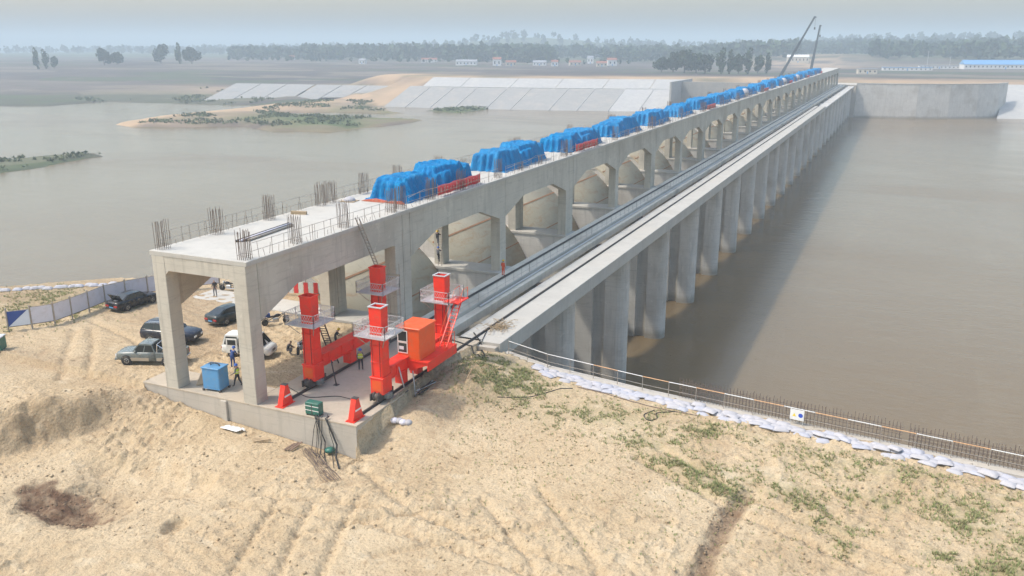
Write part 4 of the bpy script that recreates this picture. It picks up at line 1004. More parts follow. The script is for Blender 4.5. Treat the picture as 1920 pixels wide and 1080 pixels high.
ground_cable('thin dark cable snaking over the grass near the sandbags', [(-24.5, 52.0), (-22.5, 53.5), (-21.0, 55.8), (-20.2, 56.2)], .03)
ground_cable('black hose loop lying on the sand below the sandbags', [(-13.6, 55.0), (-14.2, 54.0), (-13.6, 53.2), (-13.0, 53.8), (-13.5, 54.6), (-12.2, 55.2)], .035)
ground_cable('brown cable along the foot of the sandbags', [(-20, 56.6), (-17.5, 56.2), (-14.0, 55.4), (-10.5, 55.1)], .03, 'rebar_rust')
ground_cable('dark cable lying across the slab by the front red legs', [(-38.4, 46.0), (-36.0, 45.0), (-34.2, 46.2), (-32.5, 46.0)], .025)
o = thing('scrap_bags', 'grey and white scrap bags dropped beside the slab wall', 'bags', (-29.2, 46.3, float(zg(np.array([-29.2]), np.array([46.3]))[0]) - .05))
for i in range(4): MB().lathe([(.05, 0), (.26, .05), (.3, .18), (.2, .32), (.04, .36)], 9, 'z', (-.5 + .35 * i, .1 * (i % 2), 0)).build('bag', M['sandbag' if i % 2 else 'panel_lilac'], o, True)
# second red-white site barrier bars by the right rail
o = thing('steel_offcuts', 'pile of grey steel angle offcuts beside the right rail wall', 'scrap', (-29.7, 50.9, float(zg(np.array([-29.7]), np.array([50.9]))[0])))
for i in range(7): MB().bar((r.uniform(-.2, .2), -1.2 + r.uniform(-.3, .3), .06 + .05 * i), (r.uniform(-.3, .5), 1.1 + r.uniform(-.4, .4), .06 + .04 * i), .09, .05).build('angle_bar', M['galvanised' if i % 2 else 'dark_steel'], o)

def zq(x, y): return float(zg(np.array([float(x)]), np.array([float(y)]))[0])
o = thing('plastic_sheet', 'crumpled white plastic sheet on the sand at the foot of the slab wall', 'plastic', (-39.9, 41.6, zq(-39.9, 41.6)))
n = 14; uu = np.linspace(-1, 1, n); U, V = np.meshgrid(uu, uu); Zs = 0.22 * np.abs(fbm(U * 2.5, V * 2.5, 77)) + 0.06
link('sheet', np_mesh('sheet', np.stack([U * .75 + .1 * V, V * .3, Zs], -1).reshape(-1, 3), grid_quads(n, n), M['wall_white']), o)
MB().tube([(-.9, -.1, .06), (.2, .25, .1), (1.0, .1, .06)], .05, 6).build('pipe_offcut', M['galvanised'], o)
for i, (x, y, lb) in enumerate(((-37.4, 41.4, 'broken brown plank half buried near the slab wall'), (-34.9, 41.5, 'splintered dark boards lying below the green electrical box'))):
    o = thing('broken_plank', lb, 'plank', (x, y, zq(x, y)), .3 + i)
    for j in range(3): MB().bar((-.5 + .1 * j, -.2 * j, .05), (.5 + .15 * j, .2 - .2 * j, .1 + .05 * j), .14, .04).build('board', M['rubble_brown' if i else 'timber'], o)
# ================================================================ VEHICLES
def lerp(a, b, t): return tuple(x + (y - x) * t for x, y in zip(a, b))
def pane(m, q, i0, i1, j0, j1, off):
    """quad q = (bl, br, tr, tl); sub-rectangle pushed out by off along its normal, as a thin slab"""
    P = lambda s, t: Vector(lerp(lerp(q[0], q[1], s), lerp(q[3], q[2], s), t))
    a = [P(i0, j0), P(i1, j0), P(i1, j1), P(i0, j1)]
    n = (a[1] - a[0]).cross(a[3] - a[0]).normalized()
    v = [p + n * off for p in a] + [p + n * (off - .02) for p in a]
    m.add(v, [(0, 1, 2, 3), (7, 6, 5, 4), (0, 4, 5, 1), (1, 5, 6, 2), (2, 6, 7, 3), (3, 7, 4, 0)])
def wheel(root, x, y, r, w=.22, rimmat='rim'):
    s = 1 if y > 0 else -1
    t = MB().lathe([(r * .62, -w / 2), (r * .93, -w / 2), (r, -w * .3), (r, w * .3), (r * .93, w / 2), (r * .62, w / 2)], 20, 'y', (x, y, r)).build('wheel', M['rubber'], root, True)
    k = MB(); k.lathe([(r * .60, -.01), (r * .63, .02), (r * .5, .035), (r * .12, .02), (r * .1, .04)], 16, 'y', (x, y + s * (w / 2 - .03), r))
    if s < 0: k.v = [(a, 2 * (y + s * (w / 2 - .03)) - b, c) for a, b, c in k.v]
    k.build('rim', M[rimmat], t, True)
    d = MB()
    for i in range(5):
        a = 2 * math.pi * i / 5; d.box(-.03, .03, -.012, .012, r * .18, r * .48, 0, Matrix.Translation((x, y + s * (w / 2 + .012), r)) @ Matrix.Rotation(a, 4, 'Y'))
    d.build('spokes', M['dark_steel'], t)
def car(name, label, cat, loc, heading, paint, lower, green, wheels, wr, W, panes, lights=True, dirty=None, roofmat=None, rim='rim'):
    """lower = [(x, half width, z bottom, z top)], green = [(x base front), (x roof front), (x roof rear), (x base rear), z belt f, z belt r, z roof, half width belt, half width roof]"""
    root = thing(name, label, cat, loc, heading)
    m = MB(); n = 14
    for x, w, zb, zt in lower:
        mid = zb + (zt - zb) * .5
        sec = [(-w * .86, zb), (-w * .98, zb + .10), (-w, mid), (-w * .985, zt - .10), (-w * .93, zt - .025), (-w * .6, zt + .012), (-w * .2, zt + .02)]
        sec = sec + [(-a, b) for a, b in reversed(sec)]
        m.v += [(x, a, b) for a, b in sec]
    k = len(lower)
    for i in range(k - 1):
        for j in range(n): m.f.append((i * n + j, (i + 1) * n + j, (i + 1) * n + (j + 1) % n, i * n + (j + 1) % n))
    m.f.append(tuple(range(n))); m.f.append(tuple((k - 1) * n + j for j in range(n - 1, -1, -1))); m.m = [0] * len(m.f)
    body = m.build('body', M[paint], root, True)
    if dirty:       # dried mud along the sills
        d = MB()
        for s in (-1, 1):
            xs = [p[0] for p in lower]; d.box(min(xs) + .5, max(xs) - .6, *( (s * W / 2 - .005, s * W / 2 + .006) ), lower[k // 2][2] + .06, lower[k // 2][2] + .32)
        d.build('mud_splash', M[dirty], body)
    xb0, xr0, xr1, xb1, zbf, zbr, zr, wb, wr_ = green
    c = (xr0 + xr1) / 2
    B = {}
    for s in (-1, 1):
        B[s] = dict(fb=(xb0, s * wb, zbf - .03), fr=(xr0, s * wr_, zr - .05), cr=(c, s * wr_ * 1.02, zr - .02), rr=(xr1, s * wr_, zr - .06), rb=(xb1, s * wb * .97, zbr - .03))
    g = MB(); order = ['fb', 'fr', 'cr', 'rr', 'rb']; v = []
    for nm in order:
        a, b = B[-1][nm], B[1][nm]; crown = .05 if nm != 'fb' and nm != 'rb' else .03
        v += [a, ((a[0] + b[0]) / 2 + (.05 if nm in ('fb',) else -.05 if nm == 'rb' else 0), 0, a[2] + crown), b]
    f = []
    for i in range(4):
        for j in range(2): f.append((i * 3 + j, (i + 1) * 3 + j, (i + 1) * 3 + j + 1, i * 3 + j + 1))
    f += [tuple(i * 3 for i in range(4, -1, -1)), tuple(i * 3 + 2 for i in range(5)), (0, 1, 2, 14, 13, 12)]
    g.add(v, f); cabin = g.build('cabin', M[roofmat or paint], root)
    # glass
    def ws(nb, nt, nm, d):
        q = (B[d][nb], B[-d][nb], B[-d][nt], B[d][nt])
        w = MB(); pane(w, q, .07, .93, .10, .92, .045); w.build(nm, M['window_glass'], root)
    ws('fb', 'fr', 'windscreen', -1); ws('rb', 'rr', 'rear_window', 1)
    for s in (-1, 1):
        zl = (zbf, zbr)
        for (a, b) in panes:                      # fractions along the roof line
            def at(t, top):
                xr = xr0 + (xr1 - xr0) * t; xbm = xb0 + (xb1 - xb0) * t
                if top: return (xr + (xbm - xr) * .12, s * (wr_ + (wb - wr_) * .14), zr - .06 - (zr - zbf) * .12)
                return (xr + (xbm - xr) * .86, s * (wr_ + (wb - wr_) * .86), zbf + (zbr - zbf) * t + .035)
            q = (at(a, 0), at(b, 0), at(b, 1), at(a, 1)) if s < 0 else (at(b, 0), at(a, 0), at(a, 1), at(b, 1))
            q = (q[1], q[0], q[3], q[2])
            w = MB(); pane(w, q, 0, 1, 0, 1, .012); w.build('side_window', M['window_glass'], root)
    for x in wheels:
        for s in (-1, 1):
            MB().lathe([(wr * 1.16, -.02), (wr * 1.16, .02)], 20, 'y', (x, s * (W / 2 - .015), wr * 1.02)).build('wheel_arch', M['interior'], body)
            wheel(root, x, s * (W / 2 - .075), wr, .22, rim)
    xf, xe = lower[0][0], lower[-1][0]; hw, zt = lower[0][1], lower[1][3]
    if lights:
        for s in (-1, 1):
            MB().bevbox(xf - .22, xf + .03, s * hw * .72 - .2, s * hw * .72 + .2, lower[0][3] - .22, lower[0][3] - .06, .03).build('headlight', M['headlight'], root)
            hb = lower[-1][1]; MB().bevbox(xe - .03, xe + .20, s * hb * .74 - .22, s * hb * .74 + .22, lower[-1][3] - .26, lower[-1][3] - .10, .03).build('tail_light', M['tail_light'], root)
        MB().box(xf - .05, xf + .025, -hw * .45, hw * .45, lower[0][2] + .18, lower[0][2] + .36).build('grille', M['dark_steel'], root)
        MB().bevbox(xe - .035, xe + .06, -lower[-1][1] * .95, lower[-1][1] * .95, lower[-1][2] + .02, lower[-1][2] + .2, .02).build('rear_bumper', M['dark_steel'], root)
        MB().box(xe - .04, xe - .02, -.24, .24, lower[-1][3] - .36, lower[-1][3] - .24).build('number_plate', M['blue_cabinet'], root)
    for s in (-1, 1):
        MB().bevbox(xb0 - .38, xb0 - .2, s * (wb + .02) - .1, s * (wb + .02) + .1, zbf + .02, zbf + .16, .03).build('mirror', M[paint], root)
        MB().box((xb0 + xb1) / 2 + .15, (xb0 + xb1) / 2 + .33, s * (W / 2 - .003) - .012, s * (W / 2 - .003) + .012, zbf - .16, zbf - .12).build('door_handle', M['chrome'], root)
    return root
def sedan_lower(L, W, hb):
    h = L / 2
    return [(h, W * .36, .30, .62), (h - .12, W * .44, .22, .74), (h - .6, W * .49, .18, .84), (h - 1.35, W * .5, .17, .94), (0, W * .5, .17, .97), (-h + 1.2, W * .5, .17, hb), (-h + .45, W * .485, .2, hb + .01), (-h + .1, W * .45, .26, hb - .04), (-h, W * .40, .34, hb - .2)]
def z_at(x, y): return float(ground_base(np.array([x]), np.array([y]))[0])
c = car('black_sedan', 'black sedan with its boot lid open, parked along the banner fence', 'car', (-65.1, 56.55, z_at(-65.1, 56.5) + .02), math.radians(88), 'black_paint', sedan_lower(4.95, 1.86, 1.0), (1.05, .35, -.95, -1.75, .95, 1.0, 1.47, .80, .62), (1.48, -1.42), .33, 1.86, ((.02, .40), (.44, .78), (.81, .97)))
MB().box(-2.30, -1.78, -.74, .74, .93, 1.012).build('boot_opening', M['interior'], c)
MB().bar((-1.74, 0, 1.04), (-2.12, 0, 1.62), 1.46, .06).build('boot_lid', M['black_paint'], c)
MB().bevbox(-2.1, -1.9, -.3, .1, 1.0, 1.08, .03).build('boot_load', M['grey_cloth'], c)
car('dark_sedan', 'dark green-black sedan parked behind the front right column, rear towards us', 'car', (-53.55, 57.15, z_at(-53.5, 57) + .02), math.radians(83), 'green_black_paint', sedan_lower(4.9, 1.86, 1.03), (1.05, .3, -1.1, -2.1, .95, 1.02, 1.45, .80, .60), (1.45, -1.43), .33, 1.86, ((.02, .40), (.44, .80), (.83, .97)))
h = 2.45
sv = car('dark_suv', 'dark navy sport utility car with silver window trim behind the grey pickup', 'car', (-54.15, 50.55, z_at(-54, 50.5) + .02), math.radians(14), 'navy_paint',
    [(h, .70, .40, .82), (h - .15, .86, .32, .96), (h - .7, .94, .28, 1.06), (h - 1.4, .96, .26, 1.12), (0, .96, .26, 1.13), (-h + .7, .95, .28, 1.14), (-h + .12, .90, .34, 1.12), (-h, .80, .45, 1.0)],
    (1.0, .35, -1.95, -2.38, 1.1, 1.12, 1.76, .86, .68), (1.5, -1.42), .38, 1.92, ((.02, .30), (.33, .62), (.65, .95)), rim='rim')
for s in (-1, 1):
    MB().tube([(.55, s * .69, 1.70), (-.8, s * .70, 1.74), (-1.9, s * .69, 1.68), (-2.2, s * .82, 1.2), (-1.2, s * .89, 1.13), (.9, s * .885, 1.12)], .02, 5).build('window_trim', M['chrome'], sv)
    MB().tube([(.2, s * .55, 1.80), (-1.7, s * .55, 1.80)], .022, 5).build('roof_rail', M['chrome'], sv)
h = 2.6
pk = car('grey_pickup', 'dusty grey-green double-cab pickup truck parked beside the left front column', 'pickup', (-51.75, 46.15, z_at(-51.7, 46.1) + .02), math.radians(200), 'grey_paint',
    [(h, .72, .42, .86), (h - .12, .84, .38, .98), (h - .5, .89, .34, 1.02), (h - 1.25, .90, .32, 1.06), (0, .90, .32, 1.08), (-.62, .90, .32, 1.08)],
    (1.25, .65, -.35, -.62, 1.04, 1.06, 1.74, .80, .66), (1.68, -1.5), .38, 1.82, ((.03, .46), (.52, .95)), lights=False, dirty='dust_paint')
MB().bevbox(-2.6, -.68, -.90, .90, .38, .55, .03).build('bed_floor', M['grey_paint'], pk)
for s in (-1, 1): MB().bevbox(-2.6, -.68, s * .86 - .05, s * .86 + .05, .552, 1.08, .02).build('bed_side', M['grey_paint'], pk)
for s in (-1, 1): MB().box(-2.4, -.75, s * .913 - .004, s * .913 + .004, .42, .66).build('mud_splash', M['dust_paint'], pk)
MB().bevbox(-2.62, -2.54, -.80, .80, .552, 1.06, .02).build('tailgate', M['grey_paint'], pk)
MB().bevbox(-2.72, -2.63, -.85, .85, .38, .54, .02).build('rear_bumper', M['chrome'], pk)
for s in (-1, 1):
    MB().tube([(-.78, s * .80, 1.08), (-.82, s * .72, 1.72), (-.82, 0, 1.76)], .035, 6).build('roll_bar', M['chrome'], pk)
    MB().tube([(-.82, s * .72, 1.68), (-1.75, s * .8, 1.09)], .03, 6).build('roll_bar', M['chrome'], pk)
    MB().bevbox(2.36, 2.62, s * .62 - .17, s * .62 + .17, .66, .86, .03).build('headlight', M['headlight'], pk)
    MB().box(-2.63, -2.615, s * .84 - .05, s * .84 + .05, .62, .95).build('tail_light', M['tail_light'], pk)
MB().box(2.60, 2.64, -.42, .42, .60, .84).build('grille', M['dark_steel'], pk)
MB().bevbox(2.5, 2.72, -.80, .80, .38, .54, .03).build('front_bumper', M['grey_paint'], pk)
# small white van with open side door
h = 2.05
vn = car('white_van', 'small white minivan with dark open side door, half hidden by the right column', 'van', (-45.75, 50.45, z_at(-45.7, 50.4) + .02), math.radians(14), 'van_white',
    [(h, .62, .36, .80), (h - .1, .74, .30, .92), (h - .45, .79, .28, 1.02), (.9, .80, .26, 1.05), (-h + .4, .80, .28, 1.05), (-h + .06, .78, .30, 1.05), (-h, .74, .36, 1.0)],
    (1.6, .95, -1.72, -1.98, 1.02, 1.05, 1.88, .77, .66), (1.35, -1.2), .29, 1.60, ((.04, .26), (.62, .96)), dirty='dust_paint')
MB().box(-.55, .45, -.815, -.805, .42, 1.66).build('door_opening', M['interior'], vn)
MB().bevbox(-1.58, -.62, -.86, -.822, .40, 1.62, .02).build('sliding_door', M['van_white'], vn)
MB().box(-1.45, -.75, -.872, -.862, 1.08, 1.5).build('door_window', M['window_glass'], vn)
# ---- motorcycles
def motorcycle(lb, loc, rz, cargo, mat):
    o = thing('motorcycle', lb, 'motorcycle', loc, rz); wb = .72 if not cargo else .95
    for x in (wb, -wb):
        w = MB().lathe([(.20, -.05), (.29, -.05), (.31, 0), (.29, .05), (.20, .05)], 18, 'y', (x, 0, .31)).build('wheel', M['rubber'], o, True)
        MB().lathe([(.19, -.03), (.21, 0), (.19, .03)], 14, 'y', (x, 0, .31)).build('rim', M['rim'], w)
        MB().tube([(x - .3, 0, .56), (x - .15, 0, .68), (x + .1, 0, .69), (x + .3, 0, .58)], .05, 5).build('mudguard', M[mat], o)
    fr = MB(); fr.tube([(wb - .22, 0, .95), (.2, 0, .72), (-.15, 0, .66), (-wb, 0, .31)], .035, 6); fr.tube([(wb - .25, 0, .85), (.1, 0, .3), (-.3, 0, .3), (-wb, 0, .31)], .03, 6); fr.build('frame', M['dark_steel'], o)
    MB().tube([(wb, -.07, .31), (wb - .24, -.07, .98)], .025, 5).tube([(wb, .07, .31), (wb - .24, .07, .98)], .025, 5).build('fork', M['chrome'], o)
    MB().tube([(wb - .45, -.36, 1.06), (wb - .26, -.2, 1.02), (wb - .26, .2, 1.02), (wb - .45, .36, 1.06)], .018, 5).build('handlebar', M['chrome'], o)
    MB().bevbox(-.22, .28, -.16, .16, .26, .58, .05).build('engine', M['rim'], o)
    MB().lathe([(.03, -.3), (.13, -.2), (.16, .05), (.1, .25), (.03, .3)], 10, 'x', (.2, 0, .82)).build('fuel_tank', M[mat], o, True)
    MB().bevbox(-.72, -.02, -.13, .13, .72, .84, .04).build('seat', M['rubber'], o)
    MB().tube([(.2, .16, .3), (-.3, .18, .25), (-.85, .18, .34)], [.025, .035, .05], 6).build('exhaust', M['chrome'], o)
    MB().lathe([(.02, 0), (.09, .02), (.1, .12), (.05, .16)], 10, 'x', (wb - .26, 0, .90)).build('headlight', M['headlight'], o, True)
    if cargo:
        MB().bevbox(-1.05, -.5, -.28, .28, .86, 1.2, .03).build('cargo_box', M['blue_cloth'], o)
    for s in (-.35, .35): MB().tube([(wb - .4, s, 1.06), (wb - .36, s * 1.15, 1.25)], .01, 4).build('mirror_stalk', M['dark_steel'], o)
motorcycle('long dark motorcycle with blue load parked beyond the right front column', (-49.0, 57.6, z_at(-49, 57.6) + .02), math.radians(55), True, 'black_paint')
motorcycle('black motorcycle standing far back by the river edge near a dark figure', (-60.3, 64.3, z_at(-60.3, 64.3) + .02), math.radians(200), False, 'black_paint')
motorcycle('small dark motorcycle parked on the sand left of the front red leg', (-42.3, 52.5, .005), math.radians(-70), False, 'navy_paint')
# ================================================================ PEOPLE
def person(lb, loc, rz, top, legs, pose='stand', helmet=None, vest=False, scale=1.0):
    o = thing('person', lb, 'person', loc, rz)
    J = dict(pelvis=(0, 0, .93), waist=(0, .0, 1.08), chest=(0, .01, 1.30), neck=(0, .02, 1.47), head=(0, .04, 1.60), crown=(0, .03, 1.71),
             shL=(-.17, 0, 1.40), shR=(.17, 0, 1.40), elL=(-.25, -.03, 1.14), elR=(.25, -.03, 1.14), haL=(-.24, .10, .92), haR=(.24, .10, .92),
             hiL=(-.10, 0, .88), hiR=(.10, 0, .88), knL=(-.12, .04, .50), knR=(.12, .04, .50), anL=(-.13, -.02, .09), anR=(.13, -.02, .09), toL=(-.15, .15, .045), toR=(.15, .15, .045))
    if pose == 'stride':
        J.update(knL=(-.13, .14, .52), anL=(-.16, .22, .09), toL=(-.18, .38, .045), knR=(.13, -.06, .49), anR=(.18, -.24, .10), toR=(.2, -.08, .045), elL=(-.30, -.02, 1.16), haL=(-.42, .16, 1.06), elR=(.32, .05, 1.17), haR=(.34, .28, 1.08))
    if pose == 'work':
        J.update(chest=(0, .12, 1.26), neck=(0, .22, 1.40), head=(0, .29, 1.52), crown=(0, .31, 1.62), shL=(-.17, .15, 1.34), shR=(.17, .15, 1.34), elL=(-.24, .26, 1.10), elR=(.24, .26, 1.10), haL=(-.12, .44, 1.05), haR=(.12, .44, 1.05))
    if pose == 'crouch':
        J.update(pelvis=(0, -.12, .42), waist=(0, -.06, .56), chest=(0, .06, .76), neck=(0, .15, .90), head=(0, .22, 1.02), crown=(0, .23, 1.12), shL=(-.17, .08, .84), shR=(.17, .08, .84), elL=(-.25, .25, .66), elR=(.25, .25, .66), haL=(-.12, .42, .55), haR=(.12, .42, .55),
                 hiL=(-.10, -.10, .38), hiR=(.10, -.10, .38), knL=(-.18, .28, .48), knR=(.18, .28, .48), anL=(-.14, .06, .09), anR=(.14, .06, .09), toL=(-.16, .22, .045), toR=(.16, .22, .045))
    if pose == 'climb':
        J.update(elL=(-.26, .18, 1.30), haL=(-.2, .36, 1.50), elR=(.26, .2, 1.20), haR=(.2, .36, 1.25), knL=(-.12, .24, .66), anL=(-.12, .18, .30), toL=(-.13, .34, .27))
    R = dict(pelvis=.155, waist=.14, chest=.165, neck=.062, head=.10, crown=.075, shL=.075, shR=.075, elL=.05, elR=.05, haL=.036, haR=.036, hiL=.10, hiR=.10, knL=.066, knR=.066, anL=.048, anR=.048, toL=.04, toR=.04)
    E = [('pelvis', 'waist', 1), ('waist', 'chest', 1), ('chest', 'neck', 1), ('neck', 'head', 2), ('head', 'crown', 2), ('chest', 'shL', 1), ('chest', 'shR', 1), ('shL', 'elL', 1), ('shR', 'elR', 1), ('elL', 'haL', 1), ('elR', 'haR', 1),
         ('pelvis', 'hiL', 0), ('pelvis', 'hiR', 0), ('hiL', 'knL', 0), ('hiR', 'knR', 0), ('knL', 'anL', 0), ('knR', 'anR', 0), ('anL', 'toL', 3), ('anR', 'toR', 3)]
    names = list(J); V = [Vector(J[k]) for k in names]; rad = [R[k] for k in names]; ed = [(names.index(a), names.index(b), c) for a, b, c in E]
    V.append(Vector(J['head']) + Vector((0, .105, -.01))); rad.append(.018); ed.append((names.index('head'), len(V) - 1, 2))      # nose
    for s in 'LR':                                          # palm and five fingers
        h = Vector(J['ha' + s]); d = (h - Vector(J['el' + s])).normalized(); sx = -1 if s == 'L' else 1
        side = d.cross(Vector((0, 0, 1)) if abs(d.z) < .9 else Vector((0, 1, 0))).normalized()
        V.append(h + d * .07); rad.append(.034); pi = len(V) - 1; ed.append((names.index('ha' + s), pi, 2))
        for i, (o_, L) in enumerate(((-.033, .06), (-.011, .075), (.011, .07), (.033, .055))):
            a = h + d * .10 + side * o_; V.append(a + d * L * .6 + Vector((0, .012, -.008))); rad.append(.010); ed.append((pi, len(V) - 1, 2))
        V.append(h + d * .06 - side * .06 + Vector((0, .02, 0))); rad.append(.011); ed.append((pi, len(V) - 1, 2))
    me = bpy.data.meshes.new('body'); me.from_pydata(V, [(a, b) for a, b, c in ed], [])
    ob = bpy.data.objects.new('body', me); COL.objects.link(ob)
    md = ob.modifiers.new('skin', 'SKIN'); md.use_smooth_shade = True
    sk = me.skin_vertices[0].data if me.skin_vertices else None
    if sk is None:
        bm = bmesh.new(); bm.from_mesh(me); bm.verts.layers.skin.verify(); bm.to_mesh(me); bm.free(); sk = me.skin_vertices[0].data
    for i, r in enumerate(rad): sk[i].radius = (r, r * (.78 if i < 3 else 1)); sk[i].use_root = (i == 0)
    ob.modifiers.new('sub', 'SUBSURF').levels = 1
    dg = bpy.context.evaluated_depsgraph_get(); ev = ob.evaluated_get(dg); m2 = bpy.data.meshes.new_from_object(ev)
    bpy.data.objects.remove(ob)
    for mt in (legs, top, 'skin', 'rubber', 'hair'): m2.materials.append(M[mt])
    A = np.array([V[a] for a, b, c in ed]); Bv = np.array([V[b] for a, b, c in ed]); Cc = [c for a, b, c in ed]
    for p in m2.polygons:
        x = np.array(p.center); t = np.clip(((x - A) * (Bv - A)).sum(1) / (((Bv - A) ** 2).sum(1) + 1e-9), 0, 1); k = int(np.argmin(np.linalg.norm(A + t[:, None] * (Bv - A) - x, axis=1) - .03 * (np.array(Cc) == 2)))
        c = Cc[k]
        if c == 2 and x[2] > J['head'][2] - .01 and (x[1] < J['head'][1] + .055 or x[2] > J['crown'][2] - .02): c = 4
        p.material_index = c; p.use_smooth = True
    b = link('body', m2, o); b.scale = (scale,) * 3
    hc = Vector(J['crown']) * scale
    if helmet:
        hm = MB().lathe([(.15, -.05), (.155, -.03), (.125, -.02), (.12, .02), (.095, .075), (.05, .1), (.01, .105)], 14, 'z', (hc.x, hc.y, hc.z - .03)); hm.build('helmet', M[helmet], o, True)
    if vest:
        c0, c1, c2 = Vector(J['waist']) * scale, Vector(J['chest']) * scale, Vector(J['neck']) * scale
        v = []; n = 14
        for c, rx, ry in ((c0 - Vector((0, 0, .06)), .205, .165), (c0 + (c1 - c0) * .5, .205, .165), (c1, .225, .175), (c1 + (c2 - c1) * .55, .17, .12)):
            v += [(c.x + rx * math.cos(2 * math.pi * i / n), c.y + ry * math.sin(2 * math.pi * i / n), c.z) for i in range(n)]
        f = [(r * n + i, r * n + (i + 1) % n, (r + 1) * n + (i + 1) % n, (r + 1) * n + i) for r in range(3) for i in range(n)]
        vo = MB().add(v, f).build('vest', M['vest'], o, True)
        s = []; c = c0 + (c1 - c0) * .35
        for z in (-.025, .025): s += [(c.x + .212 * math.cos(2 * math.pi * i / n), c.y + .172 * math.sin(2 * math.pi * i / n), c.z + z) for i in range(n)]
        MB().add(s, [(i, (i + 1) % n, n + (i + 1) % n, n + i) for i in range(n)]).build('stripe', M['vest_stripe'], vo)
    return o
person('worker in yellow-green vest and dark trousers striding by the blue cabinet', (-42.0, 44.75, 0.003), math.radians(100), 'grey_cloth', 'dark_cloth', 'stride', 'helmet_blue', True)
person('worker in blue overalls standing at the van door', (-44.9, 47.5, .003), math.radians(10), 'blue_cloth', 'blue_cloth', 'work', 'helmet_blue')
person('dark-clothed person standing far back on the sand by the riverside', (-60.1, 62.1, z_at(-60.1, 62.1) + .02), math.radians(200), 'dark_cloth', 'grey_cloth', 'stand')
person('dark-clothed worker standing behind the red left sill beam', (-40.4, 54.6, .003), math.radians(-60), 'dark_cloth', 'dark_cloth', 'work', 'helmet_yellow')
person('worker in yellow-green vest between the two red gantry frames', (-35.6, 51.1, .003), math.radians(30), 'grey_cloth', 'dark_cloth', 'stand', 'helmet_blue', True)
person('person crouching beside the small dark motorcycle on the sand', (-42.9, 51.7, .003), math.radians(-40), 'dark_cloth', 'grey_cloth', 'crouch')
person('person in orange-red overalls walking on the left rail beam', (-37.05, 80.3, .175), math.radians(-20), 'orange_cloth', 'orange_cloth', 'stand', 'helmet_yellow')
person('dark-clothed worker climbing a ladder at the first gate, upper of two', (-45.3, 80.85, 2.55), math.radians(0), 'dark_cloth', 'grey_cloth', 'climb', 'helmet_yellow')
person('dark-clothed worker climbing a ladder at the first gate, lower of two', (-45.2, 80.75, .75), math.radians(0), 'grey_cloth', 'dark_cloth', 'climb', 'helmet_blue')
ladder('ladder', 'steel ladder on the pier where two workers climb beside the first gate', (-45.25, 81.2, 0.2), (-45.25, 81.62, 5.6), .45, M['scaffold_pipe'])
# ================================================================ FENCES, BAGS, WALL
# ---- banner fence on the left
FP = [(-68.9, 46.4), (-67.75, 47.8), (-66.75, 49.3), (-66.9, 51.2), (-67.2, 53.3), (-67.5, 55.4), (-67.1, 57.5), (-66.3, 59.5), (-65.2, 61.5), (-63.8, 63.3), (-62.2, 65.0)]
fence = thing('banner_fence', 'site fence of pale lilac printed panels on timber posts beside the car park', 'fence', (FP[0][0], FP[0][1], z_at(*FP[0])))
def floc(p, z): return (p[0] - FP[0][0], p[1] - FP[0][1], z_at(*p) - z_at(*FP[0]) + z)
for i, p in enumerate(FP):
    a = Vector(floc(p, -.3)); MB().bar(a, a + Vector((0, 0, 2.45)), .11, .11).build('post', M['scaffold_pipe'], fence)
for i, (p, q2) in enumerate(zip(FP[:-1], FP[1:])):
    a, b = Vector(floc(p, .45)), Vector(floc(q2, .45)); d = (b - a).normalized(); a += d * .07; b -= d * .07
    n = Vector((-d.y, d.x, 0)) * .015; hgt = Vector((0, 0, 1.5 if i > 0 else 1.35))
    v = [a - n, b - n, b + n, a + n, a - n + hgt, b - n + hgt, b + n + hgt, a + n + hgt]
    pn = MB().add(v, [(0, 3, 2, 1), (4, 5, 6, 7), (0, 1, 5, 4), (1, 2, 6, 5), (2, 3, 7, 6), (3, 0, 4, 7)]).build('panel', M['panel_lilac' if i > 0 else 'panel_pale'], fence)
    MB().bar(a + hgt + Vector((0, 0, .02)), b + hgt + Vector((0, 0, .02)), .05, .05).build('top_rail', M['scaffold_pipe'], fence)
    MB().bar(a - Vector((0, 0, .03)), b - Vector((0, 0, .03)), .05, .05).build('bottom_rail', M['dark_steel'], fence)
    if i == 0:
        k = n * 1.4; tri = [a - k, a - k + hgt, a - k + hgt * .98 + (b - a) * .92]
        MB().add([t for t in tri] + [t - n * .5 for t in tri], [(0, 1, 2), (5, 4, 3), (0, 3, 4, 1), (1, 4, 5, 2), (2, 5, 3, 0)]).build('print', M['panel_blue'], pn)
o = thing('site_barrier', 'red and white barrier boards standing behind the deck near the river edge', 'barrier', (-52.2, 66.2, z_at(-52.2, 66.2)), .35)
for i in range(9):
    MB().box(-2.2 + i * .5, -1.78 + i * .5, -.03, .03, .25, 1.35).build('board', M['white_paint' if i % 2 else 'banner_red'], o)
for z in (.5, 1.2): MB().bar((-2.4, .06, z), (2.4, .06, z), .05, .05).build('rail', M['scaffold_pipe'], o)
for x in (-2.3, 0, 2.3): MB().tube([(x, .1, -.1), (x, .1, 1.6)], .035, 6).build('post', M['scaffold_pipe'], o)
# ---- green box at the left edge
o = thing('green_kiosk', 'small green metal cabinet at the left edge of the car park', 'cabinet', (-65.6, 42.7, z_at(-65.6, 42.7)), .5)
MB().bevbox(-.8, .8, -.5, .5, .1, 1.15, .04).build('body', M['green_box'], o); MB().bevbox(-.85, .85, -.55, .55, 1.152, 1.22, .02).build('lid', M['galvanised'], o)
for s in (-.6, .6): MB().box(s - .06, s + .06, -.45, .45, 0, .098).build('foot', M['dark_steel'], o)
